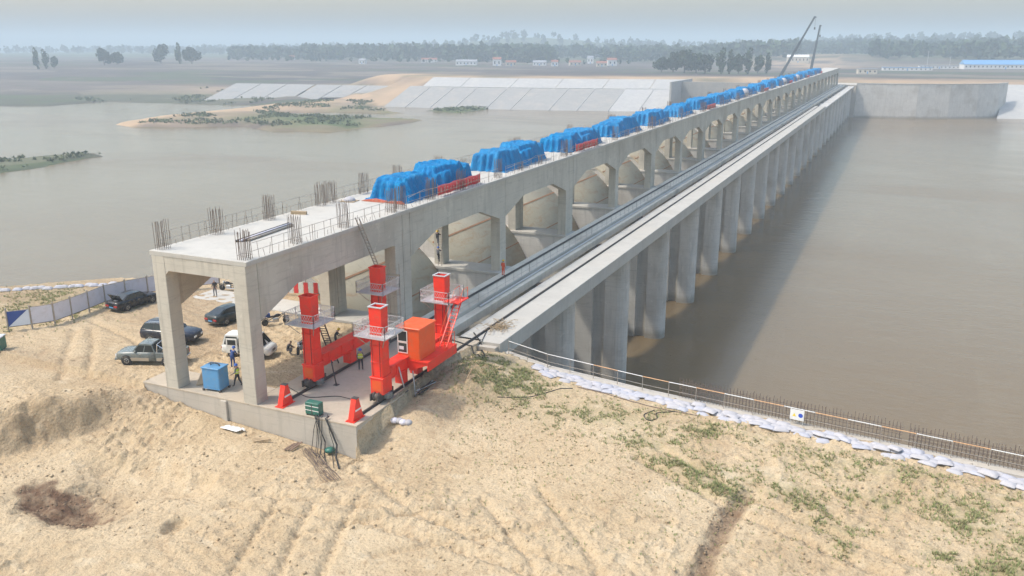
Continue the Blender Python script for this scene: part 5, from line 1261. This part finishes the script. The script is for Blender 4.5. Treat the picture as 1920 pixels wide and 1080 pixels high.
# ---- sandbags
def bag_mesh(seed):
    r = np.random.default_rng(seed); nx, ny = 9, 7; V = []
    for j in range(ny):
        for i in range(nx):
            u, v = -1 + 2 * i / (nx - 1), -1 + 2 * j / (ny - 1)
            rr = max(abs(u) ** 2.2, abs(v) ** 2.2); h = .16 * (1 - rr ** 1.6) + r.uniform(-.01, .015)
            V.append((u * .42 * (1 - .05 * v * v), v * .25 * (1 - .06 * u * u), max(h, .0)))
    n = nx * ny; V2 = [(x, y, -.03) for x, y, z in V]; Q = grid_quads(nx, ny)
    return np_mesh('sandbag', V + V2, np.concatenate([Q, Q[:, ::-1] + n]), M['sandbag' if seed % 3 else 'sandbag_blue'])
BAG = [bag_mesh(s) for s in range(6)]
r = random.Random(11)
xs = np.arange(-24.2, 15.0, .74); cnt = 0
for row, off in enumerate((.55, 1.0, 1.45)):
    for x in xs:
        if row == 2 and r.random() < .35 or row == 0 and r.random() < .08: continue
        xx = x + r.uniform(-.14, .14) + row * .3; yy = float(wall_y(xx)) - off + r.uniform(-.1, .1)
        if cnt >= 290: break
        cnt += 1
        o = link('sandbag', BAG[r.randrange(6)], None, (xx, yy, float(zg(np.array([xx]), np.array([yy]))[0]) + .02 + (.10 if row == 1 and r.random() < .4 else 0)), math.atan2(-1.4, 12) + r.uniform(-.35, .35))
        o.rotation_euler[0] = r.uniform(-.12, .12); o.scale = (r.uniform(1.0, 1.35), r.uniform(1.0, 1.3), r.uniform(.7, 1.15))
        seg = 'near the white beam end' if xx < -16 else 'left of the notice board' if xx < -4.6 else 'just right of the notice board' if xx < 3 else 'towards the right edge'
        tag(o, f"white sandbag {seg}, {('row nearest the water', 'middle row', 'row nearest the sand')[row]}", 'sandbag', 'white sandbags along the right river wall')
for i in range(26):
    t = i / 25; xx = -88 + 15 * t + r.uniform(-.2, .2); yy = 49.5 + 11.5 * t + r.uniform(-.3, .3)
    o = link('sandbag', BAG[r.randrange(6)], None, (xx, yy, z_at(xx, yy) + .05), .65 + r.uniform(-.3, .3)); o.scale = (1.15, 1.15, 1.5)
    tag(o, 'white sandbag on the bank crest behind the banner fence at far left', 'sandbag', 'sandbags behind the banner fence')
n = 120; gx = np.linspace(-24.6, 16, n); gv = np.linspace(.4, 1.25, 7); GX, GV = np.meshgrid(gx, gv)
GV = .35 + (GV - .35) * (.75 + .7 * fbm(GX * .5, GV * 0, 501)) + .1 * fbm(GX * 2.1, GV * 0, 503); GY = wall_y(GX) - GV; GZ = zg(GX, GY) + .05 + .05 * fbm(GX * 1.4, GY * 2.5, 502)
tag(link('geotextile_strip', np_mesh('geotextile_strip', np.stack([GX + 24.6, GY - 59, GZ + 1], -1).reshape(-1, 3), grid_quads(n, 7), M['sandbag']), None, (-24.6, 59, -1)), 'pale woven sheet laid under the sandbags along the right river wall', 'ground sheet')
# ---- river wall, railing, reinforcement mesh
wt = -0.75
wall = thing('river_wall', 'concrete river wall along the right edge of the near bank', 'wall', (WALL_LINE[0][0], WALL_LINE[0][1], wt))
for (xa, ya), (xb, yb) in zip(WALL_LINE[:-1], WALL_LINE[1:]):
    a, b = Vector((xa - WALL_LINE[0][0], ya - WALL_LINE[0][1], 0)), Vector((xb - WALL_LINE[0][0], yb - WALL_LINE[0][1], 0)); d = (b - a).normalized(); n = Vector((-d.y, d.x, 0)) * .6
    v = [a - n * .5, b - n * .5, b + n, a + n]; v = [p + Vector((0, 0, -22)) for p in v] + v
    MB().add(v, [(0, 3, 2, 1), (4, 5, 6, 7), (0, 1, 5, 4), (1, 2, 6, 5), (2, 3, 7, 6), (3, 0, 4, 7)]).build('wall_segment', M['concrete_wall'], wall)
rail = thing('river_railing', 'thin white and orange pipe railing along the right river wall', 'railing', (-27.6, 60.6, wt))
RX = np.arange(-27.6, 16, 2.05)
def rp(x, z): return Vector((x + 27.6, float(wall_y(x)) + .12 - 60.6, z))
for x in RX: MB().tube([rp(x, -.02), rp(x, 1.15)], .026, 6).build('post', M['scaffold_pipe'], rail)
for i, (x0, x1_) in enumerate(zip(RX[:-1], RX[1:])):
    MB().tube([rp(x0, 1.12), rp(x1_, 1.12)], .028, 6).build('top_rail', M['white_paint' if i % 2 else 'orange_pipe'] if i > 2 else M['white_paint'], rail)
    MB().tube([rp(x0, .5), rp(x1_, .5)], .018, 5).build('lower_rail', M['scaffold_pipe'], rail)
for (xa, xb, lb, seed) in ((-12.5, 2.4, 'brown reinforcement mesh standing beyond the railing, left length', 1), (2.8, 15, 'brown reinforcement mesh standing beyond the railing, right length at frame edge', 2)):
    o = thing('rebar_mesh', lb, 'rebar', (xa, float(wall_y(xa)) + .4, wt - .02)); m = MB(); x = xa; rr = random.Random(seed)
    while x < xb:
        p = (x - xa, float(wall_y(x)) - float(wall_y(xa)), 0); m.tube([p, (p[0] + rr.uniform(-.03, .03), p[1] + rr.uniform(-.04, .04), 1.45 + rr.uniform(-.12, .15))], .021, 4)
        m.tube([(p[0], p[1] + .35, 0), (p[0] + rr.uniform(-.03, .03), p[1] + .35, 1.4 + rr.uniform(-.12, .15))], .018, 4); x += .23
    for z in ((.3, .75, 1.1) if seed == 1 else (.2, .42, .64, .86, 1.08)):
        for dy in (0, .35): m.tube([(t, float(wall_y(xa + t)) - float(wall_y(xa)) + dy, z) for t in np.linspace(0, xb - xa, 9)], .019, 4)
    m.build('bars', M['rebar_rust'], o)['kind'] = 'stuff'
o = thing('notice_board', 'small white notice board with blue and yellow marks hung on the river railing', 'sign', (-4.15, float(wall_y(-4.15)) + .02, wt), math.atan2(-1.5, 12.5))
MB().box(-.46, .46, -.02, .02, .35, 1.08).build('board', M['white_paint'], o)
MB().lathe([(.02, -.004), (.15, -.004), (.15, .004), (.02, .004)], 16, 'y', (.24, -.026, .72)).build('blue_disc', M['sign_blue'], o)
MB().prism([(-.3, .6), (-.05, .6), (-.175, .84)], -.03, -.022, 'y').build('yellow_triangle', M['sign_yellow'], o)
for s in (-.4, .4): MB().tube([(s, .06, 0), (s, .06, 1.1)], .02, 5).build('post', M['galvanised'], o)
# stakes and rope bits on the mound
for i, (x, y) in enumerate(((-27.2, 52.4), (-26.4, 55.6))):
    o = thing('broken_plank', ('short pale plank stuck upright in the mound beside the slab', 'broken grey plank lying on the mound near the beam end')[i], 'plank', (x, y, float(zg(np.array([x]), np.array([y]))[0])))
    MB().bar((0, 0, -.1), (.35, .3, .8 - .7 * i), .12, .05).build('board', M['timber'], o); MB().bar((.1, -.2, 0), (.5, .5, .1), .1, .05).build('offcut', M['timber'], o)
# ---- grass and weeds on the sand
def grass():
    rg = np.random.default_rng(4); P = []
    for a, b, rx, ry, s in GREEN:
        n = int(300 * s * rx * ry) + 40; P.append(np.stack([rg.normal(a, rx * .75, n), rg.normal(b, ry * .75, n), np.full(n, s)], 1))
    n = 3500; P.append(np.stack([rg.uniform(-26, 13, n), rg.uniform(38, 57, n), np.full(n, .3)], 1))
    P = np.concatenate(P); P = P[(P[:, 1] < wall_y(P[:, 0]) - 1.7) & ~((P[:, 0] < -30.2) & (P[:, 0] > -49) & (P[:, 1] > 42))]
    keep = vnoise(P[:, 0] * 1.1, P[:, 1] * 1.1, 301) * .6 + vnoise(P[:, 0] * 3.1, P[:, 1] * 3.1, 302) * .4 > np.where(P[:, 2] > .8, .40, .52); P = P[keep]
    z = zg(P[:, 0], P[:, 1]); n = len(P); k = 5
    c = np.repeat(np.stack([P[:, 0], P[:, 1], z], 1), k, 0); a = rg.uniform(0, 6.28, n * k); L = rg.uniform(.06, .20, n * k) * np.repeat(.55 + .7 * P[:, 2], k); w = rg.uniform(.012, .035, n * k); ln = rg.uniform(.3, 1.3, n * k)
    d = np.stack([np.cos(a), np.sin(a), np.zeros_like(a)], 1); s = np.stack([-np.sin(a), np.cos(a), np.zeros_like(a)], 1)
    base = c + d * rg.uniform(0, .06, (n * k, 1)); tip = base + d * (L * ln * .7)[:, None] + np.array([0, 0, 1]) * L[:, None]
    V = np.stack([base - s * w[:, None], base + s * w[:, None], tip], 1).reshape(-1, 3); Q = np.arange(len(V)).reshape(-1, 3)
    mi = (rg.random(n * k) < .45).astype(int)
    me = np_mesh('grass', V, Q, [M['grass'], M['dry_grass']], False, None, mi)
    tag(link('grass', me), 'sparse green grass and weeds growing on the sand', 'grass', None, 'stuff')
grass()
def clods():
    rg = np.random.default_rng(9); n = 9000
    X = np.concatenate([rg.uniform(-56, 10, n), rg.normal(-44.2, 2.0, 160), rg.normal(-6.6, .4, 260), rg.normal(-50.3, 1.6, 160)]); Y = np.concatenate([rg.uniform(22, 56, n), rg.normal(31.2, 1.2, 160), rg.uniform(36, 46.5, 260), rg.normal(40.6, 1.0, 160)])
    ok = (vnoise(X * .22, Y * .22, 401) > .45) & (Y < wall_y(X) - 1.9) & ~((X < -30.1) & (X > -49.2) & (Y > 42.3)); ok[n:] = True
    ok &= ~((X < -30.1) & (Y > 42.4)); X, Y = X[ok], Y[ok]; Z = zg(X, Y); n = len(X)
    oct_ = np.array([(1, 0, 0), (-1, 0, 0), (0, 1, 0), (0, -1, 0), (0, 0, 1), (0, 0, -1)], float); F8 = np.array([(0, 2, 4), (2, 1, 4), (1, 3, 4), (3, 0, 4), (2, 0, 5), (1, 2, 5), (3, 1, 5), (0, 3, 5)])
    S = np.clip(rg.lognormal(-3.15, .5, n), .02, .15); ang = rg.uniform(0, 6.28, n)
    V = oct_[None] * rg.uniform(.6, 1.3, (n, 6, 1)) * np.array([1, 1, .75]); ca, sa = np.cos(ang)[:, None], np.sin(ang)[:, None]
    V = np.stack([V[..., 0] * ca - V[..., 1] * sa, V[..., 0] * sa + V[..., 1] * ca, V[..., 2]], -1) * S[:, None, None] + np.stack([X, Y, Z + S * .3], 1)[:, None]
    Q = (F8[None] + np.arange(n)[:, None, None] * 6).reshape(-1, 3)
    mo = np.zeros((n, 6)); mo[(np.hypot((X + 44.5) / 2.4, (Y - 31) / 1.4) < 1)] = .8; mo[(np.abs(X + 6.6) < .9) & (Y < 46.5)] = .5
    me = np_mesh('sand_clods', V.reshape(-1, 3), Q, M['sand'], False, {'moist': mo, 'green': np.zeros((n, 6))})
    tag(link('sand_clods', me), 'loose clods of sand strewn over the near bank', 'clods', None, 'stuff')
clods()
# ================================================================ THE FAR BANK
# ---- stone-pale revetment on the far left bank
rev = thing('revetment', 'two-tier concrete bank revetment, white upper strip over grey panels', 'revetment', (-256, 580, WATER))
def rshore(x): return float(np.interp(x - 22, [-367, -313, -236, -184, -167], [548, 551, 566, 580, 586]))
def rquad(mb, xa, xb, d0, d1, z0, z1, skew=0.0, t=.35):
    P = lambda x, d, z: (x + 256, rshore(x) + d - 580, z - WATER)
    v = [P(xa, d0, z0), P(xb, d0, z0), P(xb + skew, d1, z1), P(xa + skew, d1, z1)]
    mb.add(v + [(a, b + .05, c - t) for a, b, c in v], [(0, 1, 2, 3), (7, 6, 5, 4), (0, 4, 5, 1), (1, 5, 6, 2), (2, 6, 7, 3), (3, 7, 4, 0)])
edges = [-350, -332, -312, -293, -270, -252, -225, -206, -185, -165, -145]
for i, (a, b) in enumerate(zip(edges[:-1], edges[1:])):
    m = MB(); rquad(m, a + .25, b - .25, -1.5, 39, WATER - .6, -6.9); m.build('lower_panel', M['revetment_pale' if i > 7 else 'revetment_grey'], rev)
    m = MB(); rquad(m, b - .24, b + .24, -1.5, 39.1, WATER - .2, -6.6); m.build('rib', M['revetment_pale'], rev)
m = MB(); rquad(m, -350, -145, 39, 42.5, -6.9, -6.8); m.build('berm', M['revetment_pale'], rev)
edges = [-341, -309, -270, -236, -202, -169, -145]
for a, b in zip(edges[:-1], edges[1:]):
    m = MB(); rquad(m, a + .2, b - .2, 42.6, 60, -6.8, -.6); m.build('upper_panel', M['revetment_pale'], rev)
MB().box(111.2, 112.4, 3, 66, -3, 20.0).build('end_wall', M['revetment_pale'], rev)
MB().box(112.5, 178, 33, 34.5, -3, 19.0).build('return_wall', M['revetment_grey'], rev)
rc = REV2[0]; rv2 = thing('revetment', 'smaller grey concrete bank revetment left of the sandy embankment', 'revetment', (rc[0], rc[1], -18.6))
def rp2(s, t):
    a = lerp(REV2[0], REV2[1], s); b = lerp(REV2[3], REV2[2], s); p = lerp(a, b, t); return (p[0] - rc[0], p[1] - rc[1], 9.6 * t)
cuts = [0, .17, .34, .52, .53, .69, .84, 1.0]
for i, (a, b) in enumerate(zip(cuts[:-1], cuts[1:])):
    if i == 3: continue
    for t0, t1 in ((0.02 + .10 * (i % 2), .48), (.485, 1.0)):
        v = [rp2(a + .003, t0), rp2(b - .003, t0), rp2(b - .003, t1), rp2(a + .003, t1)]
        MB().add(v + [(x, y + .1, z - .4) for x, y, z in v], [(0, 1, 2, 3), (7, 6, 5, 4), (0, 4, 5, 1), (1, 5, 6, 2), (2, 6, 7, 3), (3, 7, 4, 0)]).build('panel', M['revetment_grey'], rv2)
# ---- far right abutment wall, curving away, and the pale slope beyond it
aw = thing('abutment_wall', 'tall smooth concrete wing wall across the water at the barrage far end', 'wall', (-26, 590, WATER))
pts = [(-27.4, 588), (-10, 590), (8, 593), (26, 600), (42, 609), (54, 622), (60, 638)]
for i, ((xa, ya), (xb, yb)) in enumerate(zip(pts[:-1], pts[1:])):
    d = Vector((xb - xa, yb - ya, 0)).normalized(); n = Vector((-d.y, d.x, 0)); a, b = Vector((xa + 26, ya - 590, 0)) + d * .04, Vector((xb + 26, yb - 590, 0)) - d * .04
    v = [a, b, b + n * 1.2, a + n * 1.2]; v = [p + Vector((0, 0, -3.5)) for p in v] + [p + Vector((0, 0, 20.6)) for p in v]
    MB().add(v, [(0, 3, 2, 1), (4, 5, 6, 7), (0, 1, 5, 4), (1, 2, 6, 5), (2, 3, 7, 6), (3, 0, 4, 7)]).build('wall_segment', M['concrete_pier'], aw)
    MB().add([p + Vector((0, 0, 0 if k < 4 else .35)) - n * (.2 if (k % 4) < 2 else -.2) for k, p in enumerate(v[4:] + v[4:])], [(0, 3, 2, 1), (4, 5, 6, 7), (0, 1, 5, 4), (1, 2, 6, 5), (2, 3, 7, 6), (3, 0, 4, 7)]).build('coping', M['revetment_pale'], aw)
m = MB(); m.add([(x, y, z) for x, y, z in ((54, 612, WATER - .5), (330, 650, WATER - .5), (330, 706, -1.5), (62, 668, -1.5))] + [(x, y, z - .6) for x, y, z in ((54, 612, WATER - .5), (330, 650, WATER - .5), (330, 706, -1.5), (62, 668, -1.5))], [(0, 1, 2, 3), (7, 6, 5, 4), (0, 4, 5, 1), (1, 5, 6, 2), (2, 6, 7, 3), (3, 7, 4, 0)])
m.v = [(x - 62, y - 612, z - WATER) for x, y, z in m.v]
tag(m.build('bank_slope', M['revetment_pale'], None, False, (62, 612, WATER)), 'pale concrete bank slope right of the far wing wall', 'revetment')
# ---- trees
def crown_mesh(name, seed, n, rx, rz, zc, mat, leaf=.9, lobes=9):
    rg = np.random.default_rng(seed)
    L = rg.normal(0, 1, (lobes, 3)); L /= np.linalg.norm(L, axis=1)[:, None]; L *= rg.uniform(.25, .8, (lobes, 1)); R = rg.uniform(.30, .52, lobes)
    k = rg.integers(0, lobes, n); d = rg.normal(0, 1, (n, 3)); d /= np.linalg.norm(d, axis=1)[:, None]
    c = L[k] + d * R[k][:, None] * rg.uniform(.6, 1.0, (n, 1)) ** .5; c = c * np.array([rx, rx, rz]) + np.array([0, 0, zc])
    u = rg.normal(0, 1, (n, 3)); u /= np.linalg.norm(u, axis=1)[:, None]; w = np.cross(u, rg.normal(0, 1, (n, 3))); w /= np.linalg.norm(w, axis=1)[:, None]; s = leaf * rg.uniform(.6, 1.3, (n, 1))
    V = np.stack([c - u * s, c + w * s * .8, c + u * s, c - w * s * .8], 1).reshape(-1, 3)
    return np_mesh(name, V, np.arange(len(V)).reshape(-1, 4), M[mat], False)
CR = [crown_mesh('crown', 1, 1100, 8.0, 9.5, 9.5, 'foliage_dark', 1.1, 12), crown_mesh('crown', 2, 900, 6.5, 9.5, 9.5, 'foliage', 1.1, lobes=10), crown_mesh('crown', 3, 1100, 9.0, 8.5, 8.8, 'foliage_dark', 1.1, lobes=16), crown_mesh('crown', 4, 600, 4.2, 10.0, 10, 'foliage', .9, 9)]
tk = MB().tube([(0, 0, -1), (.1, .05, 4), (.3, .1, 9), (.2, .2, 14)], [.5, .4, .25, .1], 7)
for a in range(5): tk.tube([(.15, .08, 5 + a), (2.2 * math.cos(a * 2.2), 2.2 * math.sin(a * 2.2), 8.5 + a), (3.6 * math.cos(a * 2.2), 3.6 * math.sin(a * 2.2), 11 + a)], [.2, .12, .04], 5)
tkm = tk.mesh('trunk'); tkm.materials.append(M['bark'])
def tree(lb, x, y, kind, s, grp):
    z = float(far_height(np.array([float(x)]), np.array([float(y)]))[0])
    o = thing('tree', lb, 'tree', (x, y, z - .2), (x * 7) % 6.28, grp); o.scale = (s,) * 3
    link('trunk', tkm, o); link('crown', CR[kind], o); return o
G1 = 'lone trees on the far left plain'
def at_px(u, v, z=0.0):
    d = _R @ np.array([u - CX, v - CY, F]); t = (z - 24.0) / d[2]; return d[0] * t, d[1] * t
for i, (u, v, k, s, lb) in enumerate(((70, 124, 3, 1.15, 'thin leaning tree, leftmost on the hazy far plain'), (86, 124, 3, 1.05, 'slim tree, second from the left on the hazy far plain'), (101, 124, 1, .75, 'short tree, right of the two slim ones at far left'),
        (196, 122, 0, 1.1, 'broad tree of the first dark pair on the hazy plain, left one'), (220, 122, 2, .95, 'lower tree of the first dark pair on the hazy plain, right one'), (302, 119, 0, 1.25, 'large round lone tree in the middle of the hazy left plain'),
        (337, 120, 3, 1.2, 'narrow tree beside the broad one right of the round lone tree'), (360, 120, 2, 1.25, 'broad flat-topped tree right of the round lone tree'))):
    x, y = at_px(u, v); tree(lb, x, y, k, s * math.hypot(x, y) / 1150, G1)
# poplar rows near the barrage end
for i, (u, v, k, s) in enumerate(((1240, 134, 2, .8), (1262, 134, 0, .95), (1283, 135, 0, 1.05), (1305, 136, 2, 1.0), (1322, 136, 0, .85), (1352, 137, 3, 1.0), (1368, 137, 3, .9), (1384, 137, 1, .85), (1402, 137, 3, 1.0), (1420, 136, 1, .8), (1438, 136, 3, .8))):
    x, y = at_px(u, v); tree(f'dark tree in the grove behind the crane boom, {ORD[i]} from the left', x, y, k, s * 1.1, 'grove behind the crane boom')
# ---- the wood: far trees that read as one mass
def wood():
    rg = np.random.default_rng(12); C = []
    def belt(u0, u1, y0, y1, n, h0, h1):
        u = rg.uniform(u0, u1, n); yy = rg.uniform(y0, y1, n)
        dx = np.array([(_R @ np.array([a - CX, -456.0, F])) for a in u]); X = dx[:, 0] / dx[:, 1] * yy
        C.append(np.stack([X, yy, rg.uniform(h0, h1, n)], 1))
    belt(430, 640, 1150, 1500, 200, 16, 24); belt(560, 1030, 1180, 1500, 380, 18, 27); belt(840, 1040, 1150, 1250, 110, 17, 25); belt(1000, 1260, 1400, 1900, 260, 16, 26); belt(1130, 1500, 1250, 1600, 300, 15, 24); belt(1640, 2100, 1250, 1700, 440, 15, 24); belt(1440, 1660, 1550, 1900, 220, 15, 24)
    belt(-300, 600, 1700, 2600, 420, 15, 24); belt(300, 2000, 1700, 2900, 800, 15, 24); belt(400, 1200, 1060, 1120, 60, 5, 9)
    T = np.concatenate(C); Z = far_height(T[:, 0], T[:, 1]); n = len(T); k = 30
    c = np.repeat(np.stack([T[:, 0], T[:, 1], Z], 1), k, 0); h = np.repeat(T[:, 2], k); d = rg.normal(0, 1, (n * k, 3)); d /= np.linalg.norm(d, axis=1)[:, None]; d *= rg.uniform(.5, 1, (n * k, 1))
    P = c + d * np.stack([h * .34, h * .34, h * .44], 1) + np.stack([0 * h, 0 * h, h * .54], 1)
    u = rg.normal(0, 1, (n * k, 3)); u /= np.linalg.norm(u, axis=1)[:, None]; w = np.cross(u, rg.normal(0, 1, (n * k, 3))); w /= np.linalg.norm(w, axis=1)[:, None]; s = h[:, None] * .15 * rg.uniform(.7, 1.4, (n * k, 1))
    V = np.stack([P - u * s, P + w * s, P + u * s, P - w * s], 1).reshape(-1, 3)
    me = np_mesh('wood', V, np.arange(len(V)).reshape(-1, 4), [M['foliage_dark'], M['foliage']], False, None, np.repeat((rg.random(n) < .4).astype(int), k))
    tag(link('wood', me), 'distant belt of woodland fading into blue haze', 'wood', None, 'stuff')
    # scrub on the spit, islands and the shore
    X = rg.uniform(-607, -250, 30000); Y = rg.uniform(160, 607, 30000)
    g = (poly_sd(X, Y, SPIT) > 4) & (poly_sd(X, Y, SPIT_CUT) < -3) & (seg_dist(X, Y, RIDGE) > 17)
    g |= (poly_sd(X, Y, ISLE2) > 2) | ((poly_sd(X, Y, ISLE) > 2) & (vnoise(X * .1, Y * .1, 5) > .45)) | ((X < -455) & (poly_sd(X, Y, FAR_SHORE) > 1) & (vnoise(X * .04, Y * .06, 6) > .58))
    g &= vnoise(X * .05, Y * .05, 7) > .50
    X, Y = X[g], Y[g]; Z = far_height(X, Y); n = len(X); k = 3; c = np.repeat(np.stack([X, Y, Z + .5], 1), k, 0) + rg.normal(0, .6, (n * k, 3)) * np.array([1, 1, .4])
    u = rg.normal(0, 1, (n * k, 3)); u /= np.linalg.norm(u, axis=1)[:, None]; w = np.cross(u, rg.normal(0, 1, (n * k, 3))); w /= np.linalg.norm(w, axis=1)[:, None]; s = rg.uniform(.5, 1.3, (n * k, 1))
    V = np.stack([c - u * s, c + w * s, c + u * s], 1).reshape(-1, 3)
    me = np_mesh('reeds', V, np.arange(len(V)).reshape(-1, 3), M['reed'], False); tag(link('reeds', me), 'green reeds and scrub covering the sandy spit and islets', 'reeds', None, 'stuff')
wood()
# ---- houses and sheds
def house(lb, u, v, w, d, h, roof, wall, gable, rz, grp='farm houses by the distant wood', cat='house'):
    x, y = at_px(u, v); z = float(far_height(np.array([x]), np.array([y]))[0])
    o = thing('house', lb, cat, (x, y, z), rz, grp)
    MB().box(-w / 2, w / 2, -d / 2, d / 2, -.5, h).build('wall', M[wall], o)
    if gable: MB().prism([(-d / 2 - .4, h + .002), (d / 2 + .4, h + .002), (0, h + d * .28)], -w / 2 - .3, w / 2 + .3, 'x').build('roof', M[roof], o)
    else: MB().box(-w / 2 - .3, w / 2 + .3, -d / 2 - .3, d / 2 + .3, h + .002, h + .4).build('roof', M[roof], o)
    n = max(2, int(w / 4))
    for i in range(n):
        xx = -w / 2 + w * (i + .5) / n; MB().box(xx - .6, xx + .6, -d / 2 - .03, -d / 2 - .004, h * .35, h * .72).build('window', M['window_glass'], o)
    MB().box(-.55, .55, -d / 2 - .05, -d / 2 - .004, 0, 2.1).build('door', M['roof_blue'], o)
H = [(680, 119, 9, 7, 5, 'wall_white', 'tiny white house at the wood edge, leftmost of the far houses'), (548, 113, 8, 7, 5, 'wall_white', 'single white house glimpsed among the hazy left wood'), (805, 117, 22, 8, 4, 'wall_white', 'long low white shed left of the main farm houses'), (875, 122, 26, 8, 4.5, 'wall_white', 'long pale shed right of the low white shed'),
     (932, 123, 10, 9, 8, 'wall_white', 'tallest white house with brown roof near the bank centre'), (958, 123, 12, 8, 4.5, 'wall_cream', 'low cream house right of the tallest white one'), (1012, 122, 16, 8, 4, 'wall_white', 'long low white house in the middle of the village'), (1040, 123, 8, 8, 5, 'wall_white', 'small white house right of the long village house'),
     (1078, 122, 14, 8, 4, 'wall_cream', 'low cream house before the two tall white ones'), (1107, 118, 8, 8, 8, 'wall_white', 'tall white house standing forward of the green field'), (1128, 124, 12, 8, 4, 'wall_cream', 'low cream house between the tall white ones'), (1147, 122, 11, 9, 7, 'wall_white', 'boxy pinkish-white house, rightmost of the village')]
for i, (u, v, w, d, hh, wm, lb) in enumerate(H): house(lb, u, v, w, d, hh, 'roof_red' if i % 3 else 'roof_grey', wm, True, .3 + .1 * (i % 3))
house('long blue-roofed factory hall at the right edge of the view', 1880, 129, 80, 16, 4.5, 'roof_blue', 'wall_white', True, .25, 'sheds on the far right bank', 'hall')
house('low white site huts in a row right of the barrage end', 1700, 131, 46, 6, 3, 'roof_blue', 'wall_white', False, .2, 'sheds on the far right bank', 'huts')
house('second row of white site huts further right', 1760, 128, 40, 6, 3, 'roof_grey', 'wall_white', False, .2, 'sheds on the far right bank', 'huts')
house('small grey pump building beside the barrage end', 1625, 137, 16, 8, 4, 'roof_grey', 'wall_cream', False, .2, 'sheds on the far right bank', 'building')
house('ornate white-roofed gate building beyond the crane booms', 1495, 121, 26, 10, 7, 'wall_white', 'wall_cream', True, .2, 'sheds on the far right bank', 'building')
# ---- earth heaps by the far end
for i, (u, v, w, h_, lb) in enumerate(((1665, 157, 14, 3.0, 'reddish earth heap on the far bank right of the barrage end'), (1890, 168, 26, 3.5, 'orange earth bank above the pale slope at the right edge'), (1350, 150, 20, 2.6, 'reddish earth heap behind the blue tarpaulins on the far bank'))):
    x, y = at_px(u, v); rg = np.random.default_rng(i); n = 22; uu = np.linspace(-1, 1, n); U, V = np.meshgrid(uu, uu); rr = np.hypot(U, V)
    Z = h_ * np.clip(1 - rr, 0, 1) ** .8 * (1 + .5 * fbm(U * 3 + i, V * 3, i)) - .4
    me = np_mesh('earth_heap', np.stack([U * w, V * w * .6, Z], -1).reshape(-1, 3), grid_quads(n, n), M['earth_red'])
    z = float(far_height(np.array([x]), np.array([y]))[0]); tag(link('earth_heap', me, None, (x, y, z)), lb, 'earth heap', 'earth heaps on the far bank')
# ---- mobile cranes behind the far deck
def crane(lb, x, y, tip, mat):
    z = float(far_height(np.array([float(x)]), np.array([float(y)]))[0])
    o = thing('mobile_crane', lb, 'crane', (x, y, z), 0, 'mobile cranes beyond the deck'); T = Vector(tip) - Vector((x, y, z)); P = Vector((0, 0, 3.2))
    MB().bevbox(-1.3, 1.3, -6, 6, .9, 1.7, .1).build('chassis', M[mat], o)
    MB().bevbox(-1.25, 1.25, 4.2, 6.2, 1.7, 3.1, .15).build('driver_cab', M[mat], o)
    MB().bevbox(-1.2, 1.2, -3, 1.5, 1.75, 3.0, .15).build('turntable', M[mat], o)
    for sx in (-1.1, 1.1):
        for sy in (-4.5, -3, 3, 4.5): MB().lathe([(.3, -.2), (.6, -.2), (.6, .2), (.3, .2)], 12, 'x', (sx, sy, .6)).build('wheel', M['rubber'], o)
    d = T - P
    for i, (a, b, w) in enumerate(((0, .36, 1.7), (.34, .68, 1.4), (.66, 1, 1.05))): MB().bar(P + d * a, P + d * b, w, w * 1.15).build('boom_section', M['boom_grey'], o)
    MB().bar(P + Vector((0, 0, -1.2)) + d * .02, P + d * .2, .35, .35).build('luffing_ram', M['galvanised'], o)
    hk = T + Vector((0.5, 0, -7)); MB().tube([T + Vector((.5, 0, 0)), hk], .08, 4).build('hoist_rope', M['cable'], o); MB().bevbox(hk.x - .5, hk.x + .5, hk.y - .4, hk.y + .4, hk.z - 1.6, hk.z, .1).build('hook_block', M['dark_steel'], o)
    MB().bar(T, T + Vector((1.0, 0, -.6)), .7, .7).build('boom_head', M['boom_grey'], o)
crane('mobile crane with long dark boom leaning right over the far blue tarpaulins', -88, 650, (-62, 650, 42.8), 'crane_yellow')
crane('farther mobile crane with shorter steep boom beyond the barrage end', -68, 716, (-63.9, 716, 38.4), 'boom_grey')
# ---- poles on the far right bank
for i, (u, v, h_) in enumerate(((1738, 124, 16), (1780, 126, 12), (1320, 128, 14))):
    x, y = at_px(u, v); z = float(far_height(np.array([x]), np.array([y]))[0]); o = thing('power_pole', ('slim pale pole beside the white huts, left one', 'shorter slim pole beside the white huts, right one', 'slim pole standing before the dark grove')[i], 'pole', (x, y, z), 0, 'poles on the far bank')
    MB().tube([(0, 0, -.5), (0, 0, h_)], [.3, .18], 6).build('shaft', M['galvanised'], o); MB().box(-1.6, 1.6, -.1, .1, h_ - 1.2, h_ - 1.0).build('crossarm', M['galvanised'], o)
# ---- haze: the air itself
hz = bpy.data.materials.new('haze_air'); hz.use_nodes = True; nt = hz.node_tree; nt.nodes.remove(nt.nodes['Principled BSDF'])
pv = nt.nodes.new('ShaderNodeVolumePrincipled'); pv.inputs['Color'].default_value = (0.66, 0.77, 0.87, 1); pv.inputs['Density'].default_value = HAZE; pv.inputs['Anisotropy'].default_value = 0.0
nt.links.new(pv.outputs[0], nt.nodes['Material Output'].inputs['Volume'])
hb = MB().box(-7050, 6050, -350, 9050, -26.0, 96.0).build('haze', hz); tag(hb, 'thin pale haze over the whole river plain', 'haze', None, 'stuff')
